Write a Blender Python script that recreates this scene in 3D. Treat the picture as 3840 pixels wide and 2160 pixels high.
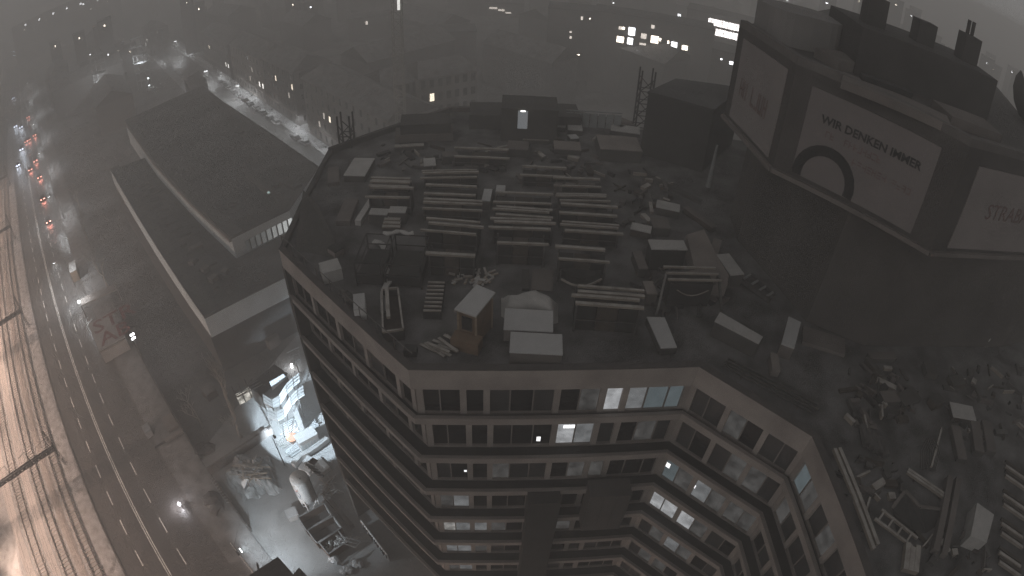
# Night webcam view over a foggy construction site, built in metres; camera 66.7 m above the street.
import bpy, math, random
from mathutils import Vector, Matrix
random.seed(7)
sc = bpy.context.scene
col = sc.collection
for o in list(bpy.data.objects): bpy.data.objects.remove(o)

# ------------------------------------------------------------------ camera, world, sun, exposure
LF, LK, PITCH, ROLL, CAMH = 2239.56, -0.0610937, 0.678984, 0.0470592, 66.7
cam = bpy.data.cameras.new('camera')
cam_o = bpy.data.objects.new('camera', cam); col.objects.link(cam_o); sc.camera = cam_o
cam.type = 'PANO'; cam.panorama_type = 'FISHEYE_LENS_POLYNOMIAL'
cam.sensor_width = 36.0; cam.sensor_fit = 'HORIZONTAL'; cam.lens = 21.0
cam.fisheye_fov = math.pi
cam.fisheye_polynomial_k0 = 0.0
cam.fisheye_polynomial_k1, cam.fisheye_polynomial_k2 = -4.74985997e-02, -5.13566296e-05
cam.fisheye_polynomial_k3, cam.fisheye_polynomial_k4 = -3.71419531e-07, -2.71184568e-07
cam.clip_end = 6000; cam.clip_start = 0.1
CAM_ROT = Matrix.Rotation(math.pi/2 - PITCH, 4, 'X') @ Matrix.Rotation(ROLL, 4, 'Z')
cam_o.matrix_world = Matrix.Translation((0, 0, CAMH)) @ CAM_ROT

world = bpy.data.worlds.new('World'); sc.world = world; world.use_nodes = True
wn = world.node_tree.nodes; wl = world.node_tree.links
bg = wn['Background']
SKY = 0.195
bg.inputs[0].default_value = (1.0, 0.972, 0.952, 1); bg.inputs[1].default_value = SKY      # low cloud lit evenly by the city
sun = bpy.data.lights.new('sun', 'SUN'); sun.energy = 0.42; sun.angle = math.radians(40); sun.color = (1, .96, .92)
sun_o = bpy.data.objects.new('sun', sun); col.objects.link(sun_o)
sun_o.rotation_euler = Vector((.45, .80, -.42)).to_track_quat('-Z', 'Y').to_euler()      # city glow from behind and left, soft
sc.view_settings.view_transform = 'Standard'; sc.view_settings.look = 'None'
sc.view_settings.exposure = 0.0; sc.view_settings.gamma = 1.0
sc.view_settings.use_curve_mapping = False
sc.render.engine = 'CYCLES'
cy = sc.cycles
cy.max_bounces = 6; cy.diffuse_bounces = 2; cy.glossy_bounces = 2; cy.transmission_bounces = 3
cy.volume_bounces = 2; cy.transparent_max_bounces = 6
cy.sample_clamp_indirect = 1.0; cy.sample_clamp_direct = 6.0; cy.use_adaptive_sampling = False
cy.use_denoising = True; cy.denoising_prefilter = 'NONE'; cy.denoising_input_passes = 'RGB_ALBEDO_NORMAL'; cy.caustics_reflective = False; cy.caustics_refractive = False

# ------------------------------------------------------------------ surveying: a sight line of the lens met with a height
def sight(u, v):
    x, y = u - 1920.0, v - 1080.0
    r = math.hypot(x, y) + 1e-9; t = r/LF
    for _ in range(12): t -= (LF*(t + LK*t**3) - r)/(LF*(1 + 3*LK*t*t))
    s = math.sin(t)/r
    return (CAM_ROT @ Vector((x*s, -y*s, -math.cos(t))).to_4d().to_3d().to_4d()).to_3d()
def G(u, v, z=0.0):
    d = sight(u, v); k = (z - CAMH)/d.z
    return Vector((d.x*k, d.y*k, z))
def GD(u, v, dist):
    d = sight(u, v); h = math.hypot(d.x, d.y)
    return Vector((0, 0, CAMH)) + d*(dist/h)
RN = Vector((0.65779419, 0.75319772, 0)); RT = Vector((-0.75319772, 0.65779419, 0))
RANG = math.atan2(RT.y, RT.x)
def RD(u, s, z=0.0): return RN*u + RT*s + Vector((0, 0, z))
def us(p): return p.x*RN.x + p.y*RN.y, p.x*RT.x + p.y*RT.y

# ------------------------------------------------------------------ materials
MATS = {}
def M(name, c, rough=.85, var=.25, scale=1.2, bump=.25, metal=0.0, snow=0.0, spec=.3, fine=14.0, soff=.55):
    if name in MATS: return MATS[name]
    m = bpy.data.materials.new(name); m.use_nodes = True; MATS[name] = m
    n, l = m.node_tree.nodes, m.node_tree.links
    b = n['Principled BSDF']; b.inputs['Roughness'].default_value = rough; b.inputs['Metallic'].default_value = metal
    b.inputs['Specular IOR Level'].default_value = spec
    geo = n.new('ShaderNodeNewGeometry')
    n1 = n.new('ShaderNodeTexNoise'); n1.inputs['Scale'].default_value = scale; n1.inputs['Detail'].default_value = 5
    n2 = n.new('ShaderNodeTexNoise'); n2.inputs['Scale'].default_value = fine; n2.inputs['Detail'].default_value = 3
    l.new(geo.outputs['Position'], n1.inputs['Vector']); l.new(geo.outputs['Position'], n2.inputs['Vector'])
    add = n.new('ShaderNodeMath'); add.operation = 'MULTIPLY_ADD'; add.inputs[1].default_value = .35
    l.new(n2.outputs['Fac'], add.inputs[0]); l.new(n1.outputs['Fac'], add.inputs[2])
    mr = n.new('ShaderNodeMapRange'); mr.inputs['From Min'].default_value = .35; mr.inputs['From Max'].default_value = 1.0
    mr.inputs['To Min'].default_value = 1 - var; mr.inputs['To Max'].default_value = 1 + var
    l.new(add.outputs[0], mr.inputs['Value'])
    mx = n.new('ShaderNodeVectorMath'); mx.operation = 'SCALE'; mx.inputs[0].default_value = [q*(.55 + .3*max(c)) for q in c[:3]]
    l.new(mr.outputs[0], mx.inputs['Scale'])
    out = mx.outputs[0]
    if snow > 0:
        sp = n.new('ShaderNodeSeparateXYZ'); l.new(geo.outputs['Normal'], sp.inputs[0])
        r1 = n.new('ShaderNodeMapRange'); r1.inputs['From Min'].default_value = .55; r1.inputs['From Max'].default_value = .9
        r1.inputs['To Max'].default_value = snow; l.new(sp.outputs['Z'], r1.inputs['Value'])
        r2 = n.new('ShaderNodeMapRange'); r2.inputs['From Min'].default_value = soff - .2; r2.inputs['From Max'].default_value = soff + .25
        l.new(add.outputs[0], r2.inputs['Value'])
        mu = n.new('ShaderNodeMath'); mu.operation = 'MULTIPLY'; l.new(r1.outputs[0], mu.inputs[0]); l.new(r2.outputs[0], mu.inputs[1])
        mi = n.new('ShaderNodeMix'); mi.data_type = 'RGBA'; l.new(mu.outputs[0], mi.inputs['Factor'])
        l.new(out, mi.inputs['A']); mi.inputs['B'].default_value = (.5, .5, .51, 1); out = mi.outputs['Result']
    l.new(out, b.inputs['Base Color'])
    if bump > 0:
        bp = n.new('ShaderNodeBump'); bp.inputs['Strength'].default_value = bump; bp.inputs['Distance'].default_value = .04
        l.new(n2.outputs['Fac'], bp.inputs['Height']); l.new(bp.outputs[0], b.inputs['Normal'])
    return m
def EM(name, c, s, sample=False, var=0.0):
    if name in MATS: return MATS[name]
    m = bpy.data.materials.new(name); m.use_nodes = True; MATS[name] = m
    n, l = m.node_tree.nodes, m.node_tree.links
    n.remove(n['Principled BSDF'])
    e = n.new('ShaderNodeEmission'); e.inputs[0].default_value = (*c, 1); e.inputs[1].default_value = s
    if var:
        geo = n.new('ShaderNodeNewGeometry'); t = n.new('ShaderNodeTexNoise'); t.inputs['Scale'].default_value = 1.1
        l.new(geo.outputs['Position'], t.inputs['Vector'])
        r = n.new('ShaderNodeMapRange'); r.inputs['From Min'].default_value = .3; r.inputs['From Max'].default_value = .7
        r.inputs['To Min'].default_value = s*(1 - var); r.inputs['To Max'].default_value = s*(1 + var)
        l.new(t.outputs['Fac'], r.inputs['Value']); l.new(r.outputs[0], e.inputs[1])
    l.new(e.outputs[0], n['Material Output'].inputs['Surface'])
    m.cycles.emission_sampling = 'AUTO' if sample else 'NONE'
    return m

CONC = M('concrete', (.19, .17, .16), var=.35, scale=.35)
CONC_L = M('concrete_pale', (.29, .258, .24), var=.3, scale=.5)
CONC_D = M('concrete_dark', (.10, .095, .09), var=.4, scale=.5)
ROOFM = M('roof_slab', (.07, .066, .064), var=.6, scale=.5, snow=.22, soff=.68)
GALM = M('gallery_felt', (.045, .043, .043), var=.4, scale=.8)
GLASS = M('dark_glass', (.022, .022, .024), rough=.18, var=.3, bump=0, spec=.5)
GLASS2 = M('dusty_glass', (.075, .075, .078), rough=.4, var=.4, bump=0, spec=.4, scale=.5)
ASPH = M('wet_asphalt', (.13, .12, .116), rough=.32, var=.3, scale=.25, bump=.12, spec=.5, fine=40)
PAVE = M('pavement', (.14, .13, .125), rough=.7, var=.3, scale=.6, snow=.25)
SOIL = M('dirt', (.075, .07, .067), var=.5, scale=.12, snow=.25, soff=.66)
YARD = M('yard_concrete', (.24, .235, .23), rough=.6, var=.35, scale=.18, bump=.1, snow=.3)
BALL = M('ballast', (.23, .2, .185), var=.45, scale=.9, bump=.6, fine=7, snow=.5)
PATHM = M('gravel_path', (.72, .64, .6), var=.2, scale=.5, bump=.2)
WHITE = M('white_paint', (.7, .7, .7), rough=.6, var=.15, bump=.05)
MARK = M('road_paint', (.85, .83, .8), rough=.6, var=.35, scale=2.5, bump=.05)
SNOWM = M('snow', (.5, .5, .505), rough=.9, var=.1, scale=1.5, bump=.3)
TARP = M('pale_tarp', (.48, .47, .46), rough=.7, var=.18, scale=.9, bump=.5, fine=3)
STEEL = M('steel', (.16, .155, .15), rough=.5, metal=.5, var=.4, scale=2)
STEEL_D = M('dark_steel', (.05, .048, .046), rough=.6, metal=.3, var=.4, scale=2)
GALV = M('galvanised', (.42, .43, .44), rough=.45, metal=.4, var=.25, scale=2)
WOOD = M('timber', (.30, .235, .17), var=.4, scale=2.2, snow=.3)
WOOD_D = M('dark_timber', (.085, .07, .058), var=.5, scale=2)
BEAMM = M('formwork_beam', (.30, .265, .225), var=.35, scale=1.5, snow=.35)
BROWN = M('plywood', (.22, .15, .10), var=.35, scale=1.3)
DARKSHEET = M('dark_sheeting', (.04, .039, .038), rough=.7, var=.5, scale=.8)
BANNER = M('banner_cloth', (.215, .193, .19), rough=.7, var=.12, scale=.4, bump=.05)
BANNER_D = M('facade_cladding', (.09, .083, .08), var=.25, scale=.5)
FACADE = M('facade_concrete', (.40, .355, .33), var=.35, scale=.45)
INK = M('black_print', (.02, .02, .02), rough=.7, var=.1, bump=0)
RED = M('red_print', (.185, .12, .115), rough=.7, var=.2, bump=0)
BLUE = M('blue_print', (.07, .15, .26), rough=.6, var=.2, bump=0)
PLAST = M('house_plaster', (.27, .25, .235), var=.25, scale=.25)
PLAST2 = M('house_plaster_grey', (.17, .16, .155), var=.25, scale=.3)
TILE = M('roof_tile', (.075, .065, .06), var=.4, scale=.5, snow=.25)
BITUM = M('bitumen_roof', (.06, .057, .056), rough=.8, var=.55, scale=.16, snow=.12, soff=.7)
BARK = M('bark', (.26, .235, .21), var=.4, scale=3, snow=.3)
ORANGE = M('orange_plastic', (.75, .30, .14), rough=.45, var=.15, bump=.05)
GREYBLUE = M('bluish_wall', (.56, .60, .62), var=.15, scale=.3)
RUST = M('rusty_steel', (.16, .105, .08), rough=.8, var=.5, scale=1.4)
RUBBER = M('rubber', (.02, .02, .02), rough=.8, var=.1)

# ------------------------------------------------------------------ mesh helpers
class MB:
    def __init__(s): s.v = []; s.f = []
    def quad(s, *p):
        b = len(s.v); s.v += [tuple(q) for q in p]; s.f.append(tuple(range(b, b + len(p)))); return s
    def prism(s, poly, z0, z1, top=None):
        n = len(poly); b = len(s.v); top = top or poly
        s.v += [(p[0], p[1], z0) for p in poly] + [(p[0], p[1], z1) for p in top]
        a = sum(poly[i][0]*poly[(i+1) % n][1] - poly[(i+1) % n][0]*poly[i][1] for i in range(n))
        fs = [tuple(range(b + n, b + 2*n)), tuple(range(b + n - 1, b - 1, -1))]
        fs += [(b + i, b + (i + 1) % n, b + n + (i + 1) % n, b + n + i) for i in range(n)]
        if a < 0: fs = [f[::-1] for f in fs]
        s.f += fs; return s
    def box(s, c, d, rz=0.0):
        cx, cy_, cz = c; hx, hy, hz = d[0]/2, d[1]/2, d[2]/2
        C, S = math.cos(rz), math.sin(rz)
        poly = [(cx + x*C - y*S, cy_ + x*S + y*C) for x, y in ((-hx, -hy), (hx, -hy), (hx, hy), (-hx, hy))]
        return s.prism(poly, cz - hz, cz + hz)
    def bar(s, a, b, w, h=None):                      # a beam of rectangular section between two points
        a, b = Vector(a), Vector(b); h = h or w
        d = (b - a).normalized(); up = Vector((0, 0, 1))
        if abs(d.z) > .95: up = Vector((0, 1, 0))
        x = d.cross(up).normalized()*(w/2); y = x.cross(d).normalized()*(h/2)
        i = len(s.v)
        for p in (a, b): s.v += [tuple(p - x - y), tuple(p + x - y), tuple(p + x + y), tuple(p - x + y)]
        s.f += [(i+3, i+2, i+1, i), (i+4, i+5, i+6, i+7)] + [(i+k, i+(k+1) % 4, i+4+(k+1) % 4, i+4+k) for k in range(4)]
        return s
    def tube(s, pts, rad, n=8, cap=True):
        pts = [Vector(p) for p in pts]
        if not hasattr(rad, '__len__'): rad = [rad]*len(pts)
        b0 = len(s.v)
        for i, p in enumerate(pts):
            d = (pts[min(i+1, len(pts)-1)] - pts[max(i-1, 0)]).normalized()
            up = Vector((0, 0, 1)) if abs(d.z) < .9 else Vector((1, 0, 0))
            x = d.cross(up).normalized(); y = x.cross(d)
            for k in range(n):
                a = 2*math.pi*k/n
                s.v.append(tuple(p + (x*math.cos(a) + y*math.sin(a))*rad[i]))
        for i in range(len(pts) - 1):
            for k in range(n):
                a, b = b0 + i*n + k, b0 + i*n + (k+1) % n
                s.f.append((b, a, a + n, b + n))
        if cap:
            s.f.append(tuple(b0 + k for k in range(n))); s.f.append(tuple(b0 + (len(pts)-1)*n + n - 1 - k for k in range(n)))
        return s
    def lathe(s, c, prof, n=20):
        b0 = len(s.v)
        for r, z in prof:
            for k in range(n):
                a = 2*math.pi*k/n; s.v.append((c[0] + r*math.cos(a), c[1] + r*math.sin(a), c[2] + z))
        for i in range(len(prof) - 1):
            for k in range(n):
                a, b = b0 + i*n + k, b0 + i*n + (k+1) % n
                s.f.append((a, b, b + n, a + n))
        s.f.append(tuple(b0 + n - 1 - k for k in range(n))); s.f.append(tuple(b0 + (len(prof)-1)*n + k for k in range(n)))
        return s
    def rock(s, c, r, seed=0, sq=.7):
        rnd = random.Random(seed); b0 = len(s.v); rings = [(.0, -1), (.8, -.55), (1, 0), (.75, .6), (.0, .95)]
        idx = []
        for q, (rr, zz) in enumerate(rings):
            if rr == 0: s.v.append((c[0], c[1], c[2] + zz*r*sq)); idx.append([len(s.v)-1]*6); continue
            row = []
            for k in range(6):
                a = k*math.pi/3 + q*.4; j = r*rr*rnd.uniform(.7, 1.2)
                s.v.append((c[0] + j*math.cos(a), c[1] + j*math.sin(a), c[2] + zz*r*sq*rnd.uniform(.8, 1.15))); row.append(len(s.v)-1)
            idx.append(row)
        for q in range(4):
            for k in range(6):
                a, b, c_, d = idx[q][k], idx[q][(k+1) % 6], idx[q+1][(k+1) % 6], idx[q+1][k]
                f = []
                for t in (a, b, c_, d):
                    if t not in f: f.append(t)
                if len(f) > 2: s.f.append(tuple(f))
        return s
    def mesh(s, name, m):
        me = bpy.data.meshes.new(name); me.from_pydata(s.v, [], s.f); me.update()
        if m: me.materials.append(m)
        return me
    def build(s, name, m, parent=None, smooth=False):
        me = s.mesh(name, m)
        if smooth: me.polygons.foreach_set('use_smooth', [True]*len(me.polygons))
        return obj(name, me, parent)
def obj(name, me, parent=None, loc=None, rz=0.0):
    o = bpy.data.objects.new(name, me); col.objects.link(o)
    if loc is not None: o.location = loc
    if rz: o.rotation_euler = (0, 0, rz)
    if parent is not None: adopt(o, parent)
    return o
def adopt(o, p):
    o.parent = p
    w = Matrix.LocRotScale(p.location, p.rotation_euler, p.scale)
    if p.parent is not None: w = Matrix.LocRotScale(p.parent.location, p.parent.rotation_euler, None) @ p.matrix_parent_inverse @ w
    o.matrix_parent_inverse = w.inverted()
def tag(o, label=None, cat=None, group=None, kind=None):
    if label: o['label'] = label
    if cat: o['category'] = cat
    if group: o['group'] = group
    if kind: o['kind'] = kind
    return o
def thing(name, label, cat, loc=(0, 0, 0), rz=0.0, group=None):
    o = bpy.data.objects.new(name, None); col.objects.link(o); o.empty_display_size = .2
    o.location = loc; o.rotation_euler = (0, 0, rz)
    return tag(o, label, cat, group)
def struct(name, mb, m, parent=None):
    o = mb.build(name, m, parent)
    if parent is None: o['kind'] = 'structure'
    return o
def dup(root, loc=None, rz=None, label=None, group=None):
    def cp(o, par):
        c = o.copy(); col.objects.link(c)
        if par is not None:
            c.parent = par; c.matrix_parent_inverse = o.matrix_parent_inverse.copy()
        for ch in o.children: cp(ch, c)
        return c
    r = cp(root, None)
    if loc is not None: r.location = loc
    if rz is not None: r.rotation_euler = (0, 0, rz)
    if label: r['label'] = label
    if group: r['group'] = group
    return r
def lamp(name, kind, loc, power, color, parent=None, target=None, size=.15, spot=60, blend=.4):
    L = bpy.data.lights.new(name, kind); L.energy = power; L.color = color
    if kind in ('POINT', 'SPOT'): L.shadow_soft_size = size
    if kind == 'SPOT': L.spot_size = math.radians(spot); L.spot_blend = blend
    o = bpy.data.objects.new(name, L); col.objects.link(o); o.location = loc
    if target is not None: o.rotation_euler = (Vector(target) - Vector(loc)).to_track_quat('-Z', 'Y').to_euler()
    if parent is not None: adopt(o, parent)
    return o
def text(name, s, size, m, origin, xdir, ydir, parent=None, lift=.02, bold=.0, space=1.0):
    cu = bpy.data.curves.new(name, 'FONT'); cu.body = s; cu.size = size; cu.offset = bold; cu.space_character = space
    cu.extrude = .004; cu.resolution_u = 2
    t = bpy.data.objects.new(name, cu); col.objects.link(t)
    bpy.context.view_layer.update()
    me = bpy.data.meshes.new_from_object(t.evaluated_get(bpy.context.evaluated_depsgraph_get()))
    bpy.data.objects.remove(t); bpy.data.curves.remove(cu)
    me.materials.clear(); me.materials.append(m)
    x = Vector(xdir).normalized(); y = Vector(ydir); y = (y - x*y.dot(x)).normalized(); z = x.cross(y)
    R = Matrix((x, y, z)).transposed().to_4x4()
    R.translation = Vector(origin) + z*lift
    me.transform(R)
    return obj(name, me, parent)
def tri(p): return (p.x, p.y)
# ------------------------------------------------------------------ ground, road, tracks
g = MB(); g.quad((-3000, -800, -.06), (3000, -800, -.06), (3000, 3200, -.06), (-3000, 3200, -.06))
struct('ground', g, SOIL)
def strip(u0, u1, s0, s1, z): return MB().quad(RD(u0, s0, z), RD(u1, s0, z), RD(u1, s1, z), RD(u0, s1, z))
road = struct('road', strip(-18.0, -3.6, 10, 1100, 0.0), ASPH)
DBL, PER, DASH = -11.84, 6.0, 2.9
dm = MB().box((0, 0, 0), (.16, DASH, .008)).mesh('lane_dash', MARK)
for u, off in ((DBL - 3, 140.4), (DBL + 3, 118.9)):
    for k in range(-12, 17):
        s = off - PER*k
        if s < 22: continue
        obj('lane_dash', dm, road, RD(u, s, .008), RANG - math.pi/2)
    far = MB()
    for k in range(13, 110): far.box(RD(u, off + PER*k, .008), (.16, DASH, .008), RANG - math.pi/2)
    tag(far.build('far_lane_dashes', MARK, road), kind='stuff')
for du in (-.16, .16): strip(DBL + du - .07, DBL + du + .07, 15, 900, .008).build('centre_line', MARK, road)
kerb = MB()
for u0, u1 in ((-3.6, -3.4), (-18.2, -18.0)): kerb.prism([tri(RD(u0, 10)), tri(RD(u1, 10)), tri(RD(u1, 700)), tri(RD(u0, 700))], -.05, .13)
struct('kerb', kerb, CONC)
pv = strip(-3.4, 1.6, 10, 700, .12); struct('pavement', pv, PAVE)
struct('verge', strip(1.6, 14, 60, 140, .02), SOIL)
struct('track_bed', MB().prism([tri(RD(-75, 0)), tri(RD(-18.2, 0)), tri(RD(-18.2, 900)), tri(RD(-75, 900))], -.05, .16), BALL)
for k, (u0, u1) in enumerate(((-30.2, -28.6), (-25.4, -23.9), (-35.4, -33.6))):
    p = MB()
    s = 0
    rr = random.Random(k)
    L_, R_ = [], []
    while s < 700:
        L_.append(RD(u0 + rr.uniform(-.12, .12), s, .2)); R_.append(RD(u1 + rr.uniform(-.12, .12), s, .2)); s += 3 if s < 200 else 20
    for i in range(len(L_) - 1): p.quad(L_[i], R_[i], R_[i+1], L_[i+1])
    struct('gravel_path', p, PATHM if k != 1 else M('gritty_path', (.33, .29, .27), var=.5, scale=1.6, bump=.6, fine=5))
sl_mesh = MB().box((0, 0, 0), (2.4, .24, .16)).mesh('sleeper', M('sleeper_concrete', (.40, .35, .325), var=.35, scale=2))
track_lab = ['railway track closest to the road kerb, with pale sleepers', 'railway track between the gravel path and the gritty path',
             'railway track on the far side of the bright gravel path']
for k, uc in enumerate((-22.3, -26.95, -31.8)):
    t = thing('railway_track', track_lab[k], 'track', RD(uc, 60, .16), RANG, 'railway tracks beside the road')
    for du in (-.75, .75):
        MB().prism([tri(RD(uc + du - .055, 5)), tri(RD(uc + du + .055, 5)), tri(RD(uc + du + .055, 800)), tri(RD(uc + du - .055, 800))], .27, .43).build('rail', STEEL_D, t)
    s = 22.0
    while s < 98: obj('sleeper', sl_mesh, t, RD(uc, s, .2), RANG - math.pi/2); s += .68
    far = MB()
    while s < 330: far.box(RD(uc, s, .2), (2.4, .24, .16), RANG - math.pi/2); s += .68
    tag(far.build('far_sleepers', sl_mesh.materials[0], t), kind='stuff')
# catenary masts by the tracks; the added beam stands in for a shadow band
def masts_with_shadow_beam(s, label):
    t = thing('catenary_masts', label, 'gantry', RD(-20.1, s, 0), 0, 'catenary masts with added shadow beams')
    mast = MB(); b = RD(-20.1, s)
    for dx, dy in ((-.14, -.14), (.14, -.14), (.14, .14), (-.14, .14)): mast.bar(b + Vector((dx*1.6, dy*1.6, 0)), b + Vector((dx, dy, 8.2)), .07)
    for z in range(0, 8): mast.bar(b + Vector((-.2, 0, z)), b + Vector((.2, 0, z + .9)), .045)
    mast.build('mast', STEEL_D, t)
    b2 = RD(-38.0, s); MB().tube([b2, b2 + Vector((0, 0, 8))], [.2, .14], 8).build('mast', STEEL_D, t)
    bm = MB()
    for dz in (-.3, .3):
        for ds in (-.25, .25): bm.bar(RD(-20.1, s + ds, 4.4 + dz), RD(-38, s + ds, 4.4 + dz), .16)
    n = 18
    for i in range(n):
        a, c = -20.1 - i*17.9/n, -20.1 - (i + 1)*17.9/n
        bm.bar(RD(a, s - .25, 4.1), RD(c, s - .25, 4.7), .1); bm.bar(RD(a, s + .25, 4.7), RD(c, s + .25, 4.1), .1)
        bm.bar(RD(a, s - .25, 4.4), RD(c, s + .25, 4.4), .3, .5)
    bm.build('shadow_band_beam', STEEL_D, t)  # added beam, drawn dark in place of the shadow across the rails
    for uc in (-22.3, -26.95, -31.8):
        MB().bar(RD(uc + 1.6, s, 6.9), RD(uc - .2, s + .5, 6.1), .06).bar(RD(uc + 1.6, s, 4.5), RD(uc + 1.6, s, 6.9), .08).build('cantilever_arm', STEEL, t)
for s, lab in ((73.6, 'catenary masts with added shadow-band beam by the kerb opposite the construction yard'), (117.5, 'catenary masts with added shadow-band beam opposite the red lettered container roof'),
               (166, 'catenary masts with added shadow-band beam opposite the small pale kiosk roof'), (214, 'catenary masts with added shadow-band beam beside the queue of tail lights')): masts_with_shadow_beam(s, lab)
for k, uc in enumerate((-22.3, -26.95, -31.8)):
    w = thing('contact_wire', ['contact wire above the track next to the road', 'contact wire above the middle track', 'contact wire above the track beyond the bright path'][k], 'wire', RD(uc, 60, 5.6), 0, 'contact wires over the tracks')
    MB().tube([RD(uc, 10, 5.6), RD(uc, 420, 5.6)], .02, 4).build('wire', STEEL_D, w); MB().tube([RD(uc, 10, 6.6), RD(uc, 420, 6.6)], .018, 4).build('carrier_wire', STEEL_D, w)
# warm lamps of the railway along the far side of the tracks
WARM = (1.0, .72, .57)
bulb_w = EM('sodium_bulb', (1, .66, .42), 90)
for k in range(10):
    s = 13 + 22*k
    lt = thing('platform_lamp', 'warm sodium lamp post on the far side of the tracks', 'lamp', RD(-39.5, s, .16), 0, 'sodium lamps along the tracks')
    p = RD(-39.5, s); MB().tube([p, p + Vector((0, 0, 8.6))], [.11, .07], 8).build('post', STEEL, lt)
    MB().bar(RD(-39.5, s, 8.5), RD(-36.6, s, 8.9), .09).build('arm', STEEL, lt)
    MB().box(RD(-36.3, s, 8.92), (.7, .32, .12), RANG + math.pi/2).build('lamp_head', STEEL, lt)
    MB().box(RD(-36.3, s, 8.84), (.5, .24, .03), RANG + math.pi/2).build('bulb', bulb_w, lt)
    lamp('platform_lamp_light', 'SPOT', RD(-36.3, s, 8.75), 34000 if k < 6 else 24000, WARM, lt, RD(-28.5, s + 1.0, 0), .2, 155, .9)
# ------------------------------------------------------------------ main building: faceted concrete store with galleries
ZR, ST = 41.0, 4.57
OUT = [(-18.3, 35.3), (-5.9, 23.7), (11.9, 24.9), (18.3, 19.1), (19.2, 9.3), (19.6, -10.0)]
def offset(poly, d):                                   # open polyline moved to its left by d
    ls = []
    for a, b in zip(poly, poly[1:]):
        a, b = Vector(a), Vector(b); t = (b - a).normalized(); n = Vector((-t.y, t.x)); ls.append((a + n*d, t))
    pts = [ls[0][0]]
    for (p, t), (q, r) in zip(ls, ls[1:]):
        den = t.x*r.y - t.y*r.x
        if abs(den) < 1e-4: pts.append(q); continue
        k = ((q.x - p.x)*r.y - (q.y - p.y)*r.x)/den; pts.append(p + t*k)
    a, b = Vector(poly[-2]), Vector(poly[-1]); pts.append(b + Vector((-(b-a).normalized().y, (b-a).normalized().x))*d)
    return [tuple(p) for p in pts]
WIN = offset(OUT, 1.15); WIN0 = offset(OUT, .5); FAS = offset(OUT, .2); BACK = offset(OUT, 2.2)
BACKSIDE = [(66, -10), (66, 62), (13.0, 62.0), (4.6, 65.5), (-8.1, 64.4), (-13.1, 59.3), (-19.4, 52.9), (-18.9, 43.2)]
mb = thing('department_store', 'large faceted concrete building with gallery floors and cluttered flat roof', 'building', (6, 40, 0))
MB().prism(offset(OUT, .44) + BACKSIDE, ZR - 1.1, ZR - .35).build('roof', ROOFM, mb)
MB().prism(BACK + BACKSIDE, 0.0, ZR - 1.12).build('core', CONC_D, mb)
def band(a0, a1, b0, b1, z0, z1): return MB().prism([a0, a1, b1, b0], z0, z1)
SEG = [0, 1, 2, 3, 4]
NF = 8
# parapet round the whole roof, one piece per side
INN = offset(OUT, .45)
for i in SEG: band(OUT[i], OUT[i+1], INN[i], INN[i+1], ZR - 1.75, ZR).build('parapet', FACADE, mb); band(offset(OUT, -.03)[i], offset(OUT, -.03)[i+1], offset(OUT, .5)[i], offset(OUT, .5)[i+1], ZR + .003, ZR + .07).build('shadow_line_strip', M('shadow_line_dark', (.11, .10, .097), var=.3), mb)  # dark strip on top stands for the shadow line at the parapet edge
ring = [OUT[0]] + [BACKSIDE[-1 - k] for k in range(6)]
rin = offset(ring, -.45)
for i in range(6): band(ring[i], ring[i+1], rin[i], rin[i+1], ZR - 2.2, ZR + (.0 if i < 2 else .25)).build('parapet', CONC_D if i < 3 else CONC, mb)
t_ = (Vector(OUT[1]) - Vector(OUT[0])).normalized(); n_ = Vector((-t_.y, t_.x)); a_ = Vector(OUT[0])
MB().prism([tuple(a_ - t_*.12 - n_*.03), tuple(a_ + t_*.35 - n_*.03), tuple(a_ + t_*.35 + n_*2.6), tuple(a_ - t_*.12 + n_*2.6)], 0, ZR - 1.76).build('corner_pier', CONC_D, mb)
panes = {0: 9, 1: 12, 2: 6, 3: 6, 4: 9}
piers = {0: (0, 2, 4, 6, 8, 9), 1: (0, 2, 3, 6, 8, 9, 12), 2: (0, 2, 4, 6), 3: (0, 2, 4, 6), 4: (0, 3, 6, 9)}
floors = {0: 8, 1: 8, 2: 8, 3: 5, 4: 3}
LIT_A = EM('lit_room', (.95, .97, 1.0), .36, var=.35)
LIT_B = EM('dim_room', (.9, .93, .96), .15, var=.35)
LIT_C = EM('faint_room', (.92, .9, .88), .055, var=.5)
LIT_E = EM('bluish_room', (.62, .76, .82), .13, var=.15)
LIT_D = EM('lit_strip', (1, .98, .94), .30, var=.5)
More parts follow.
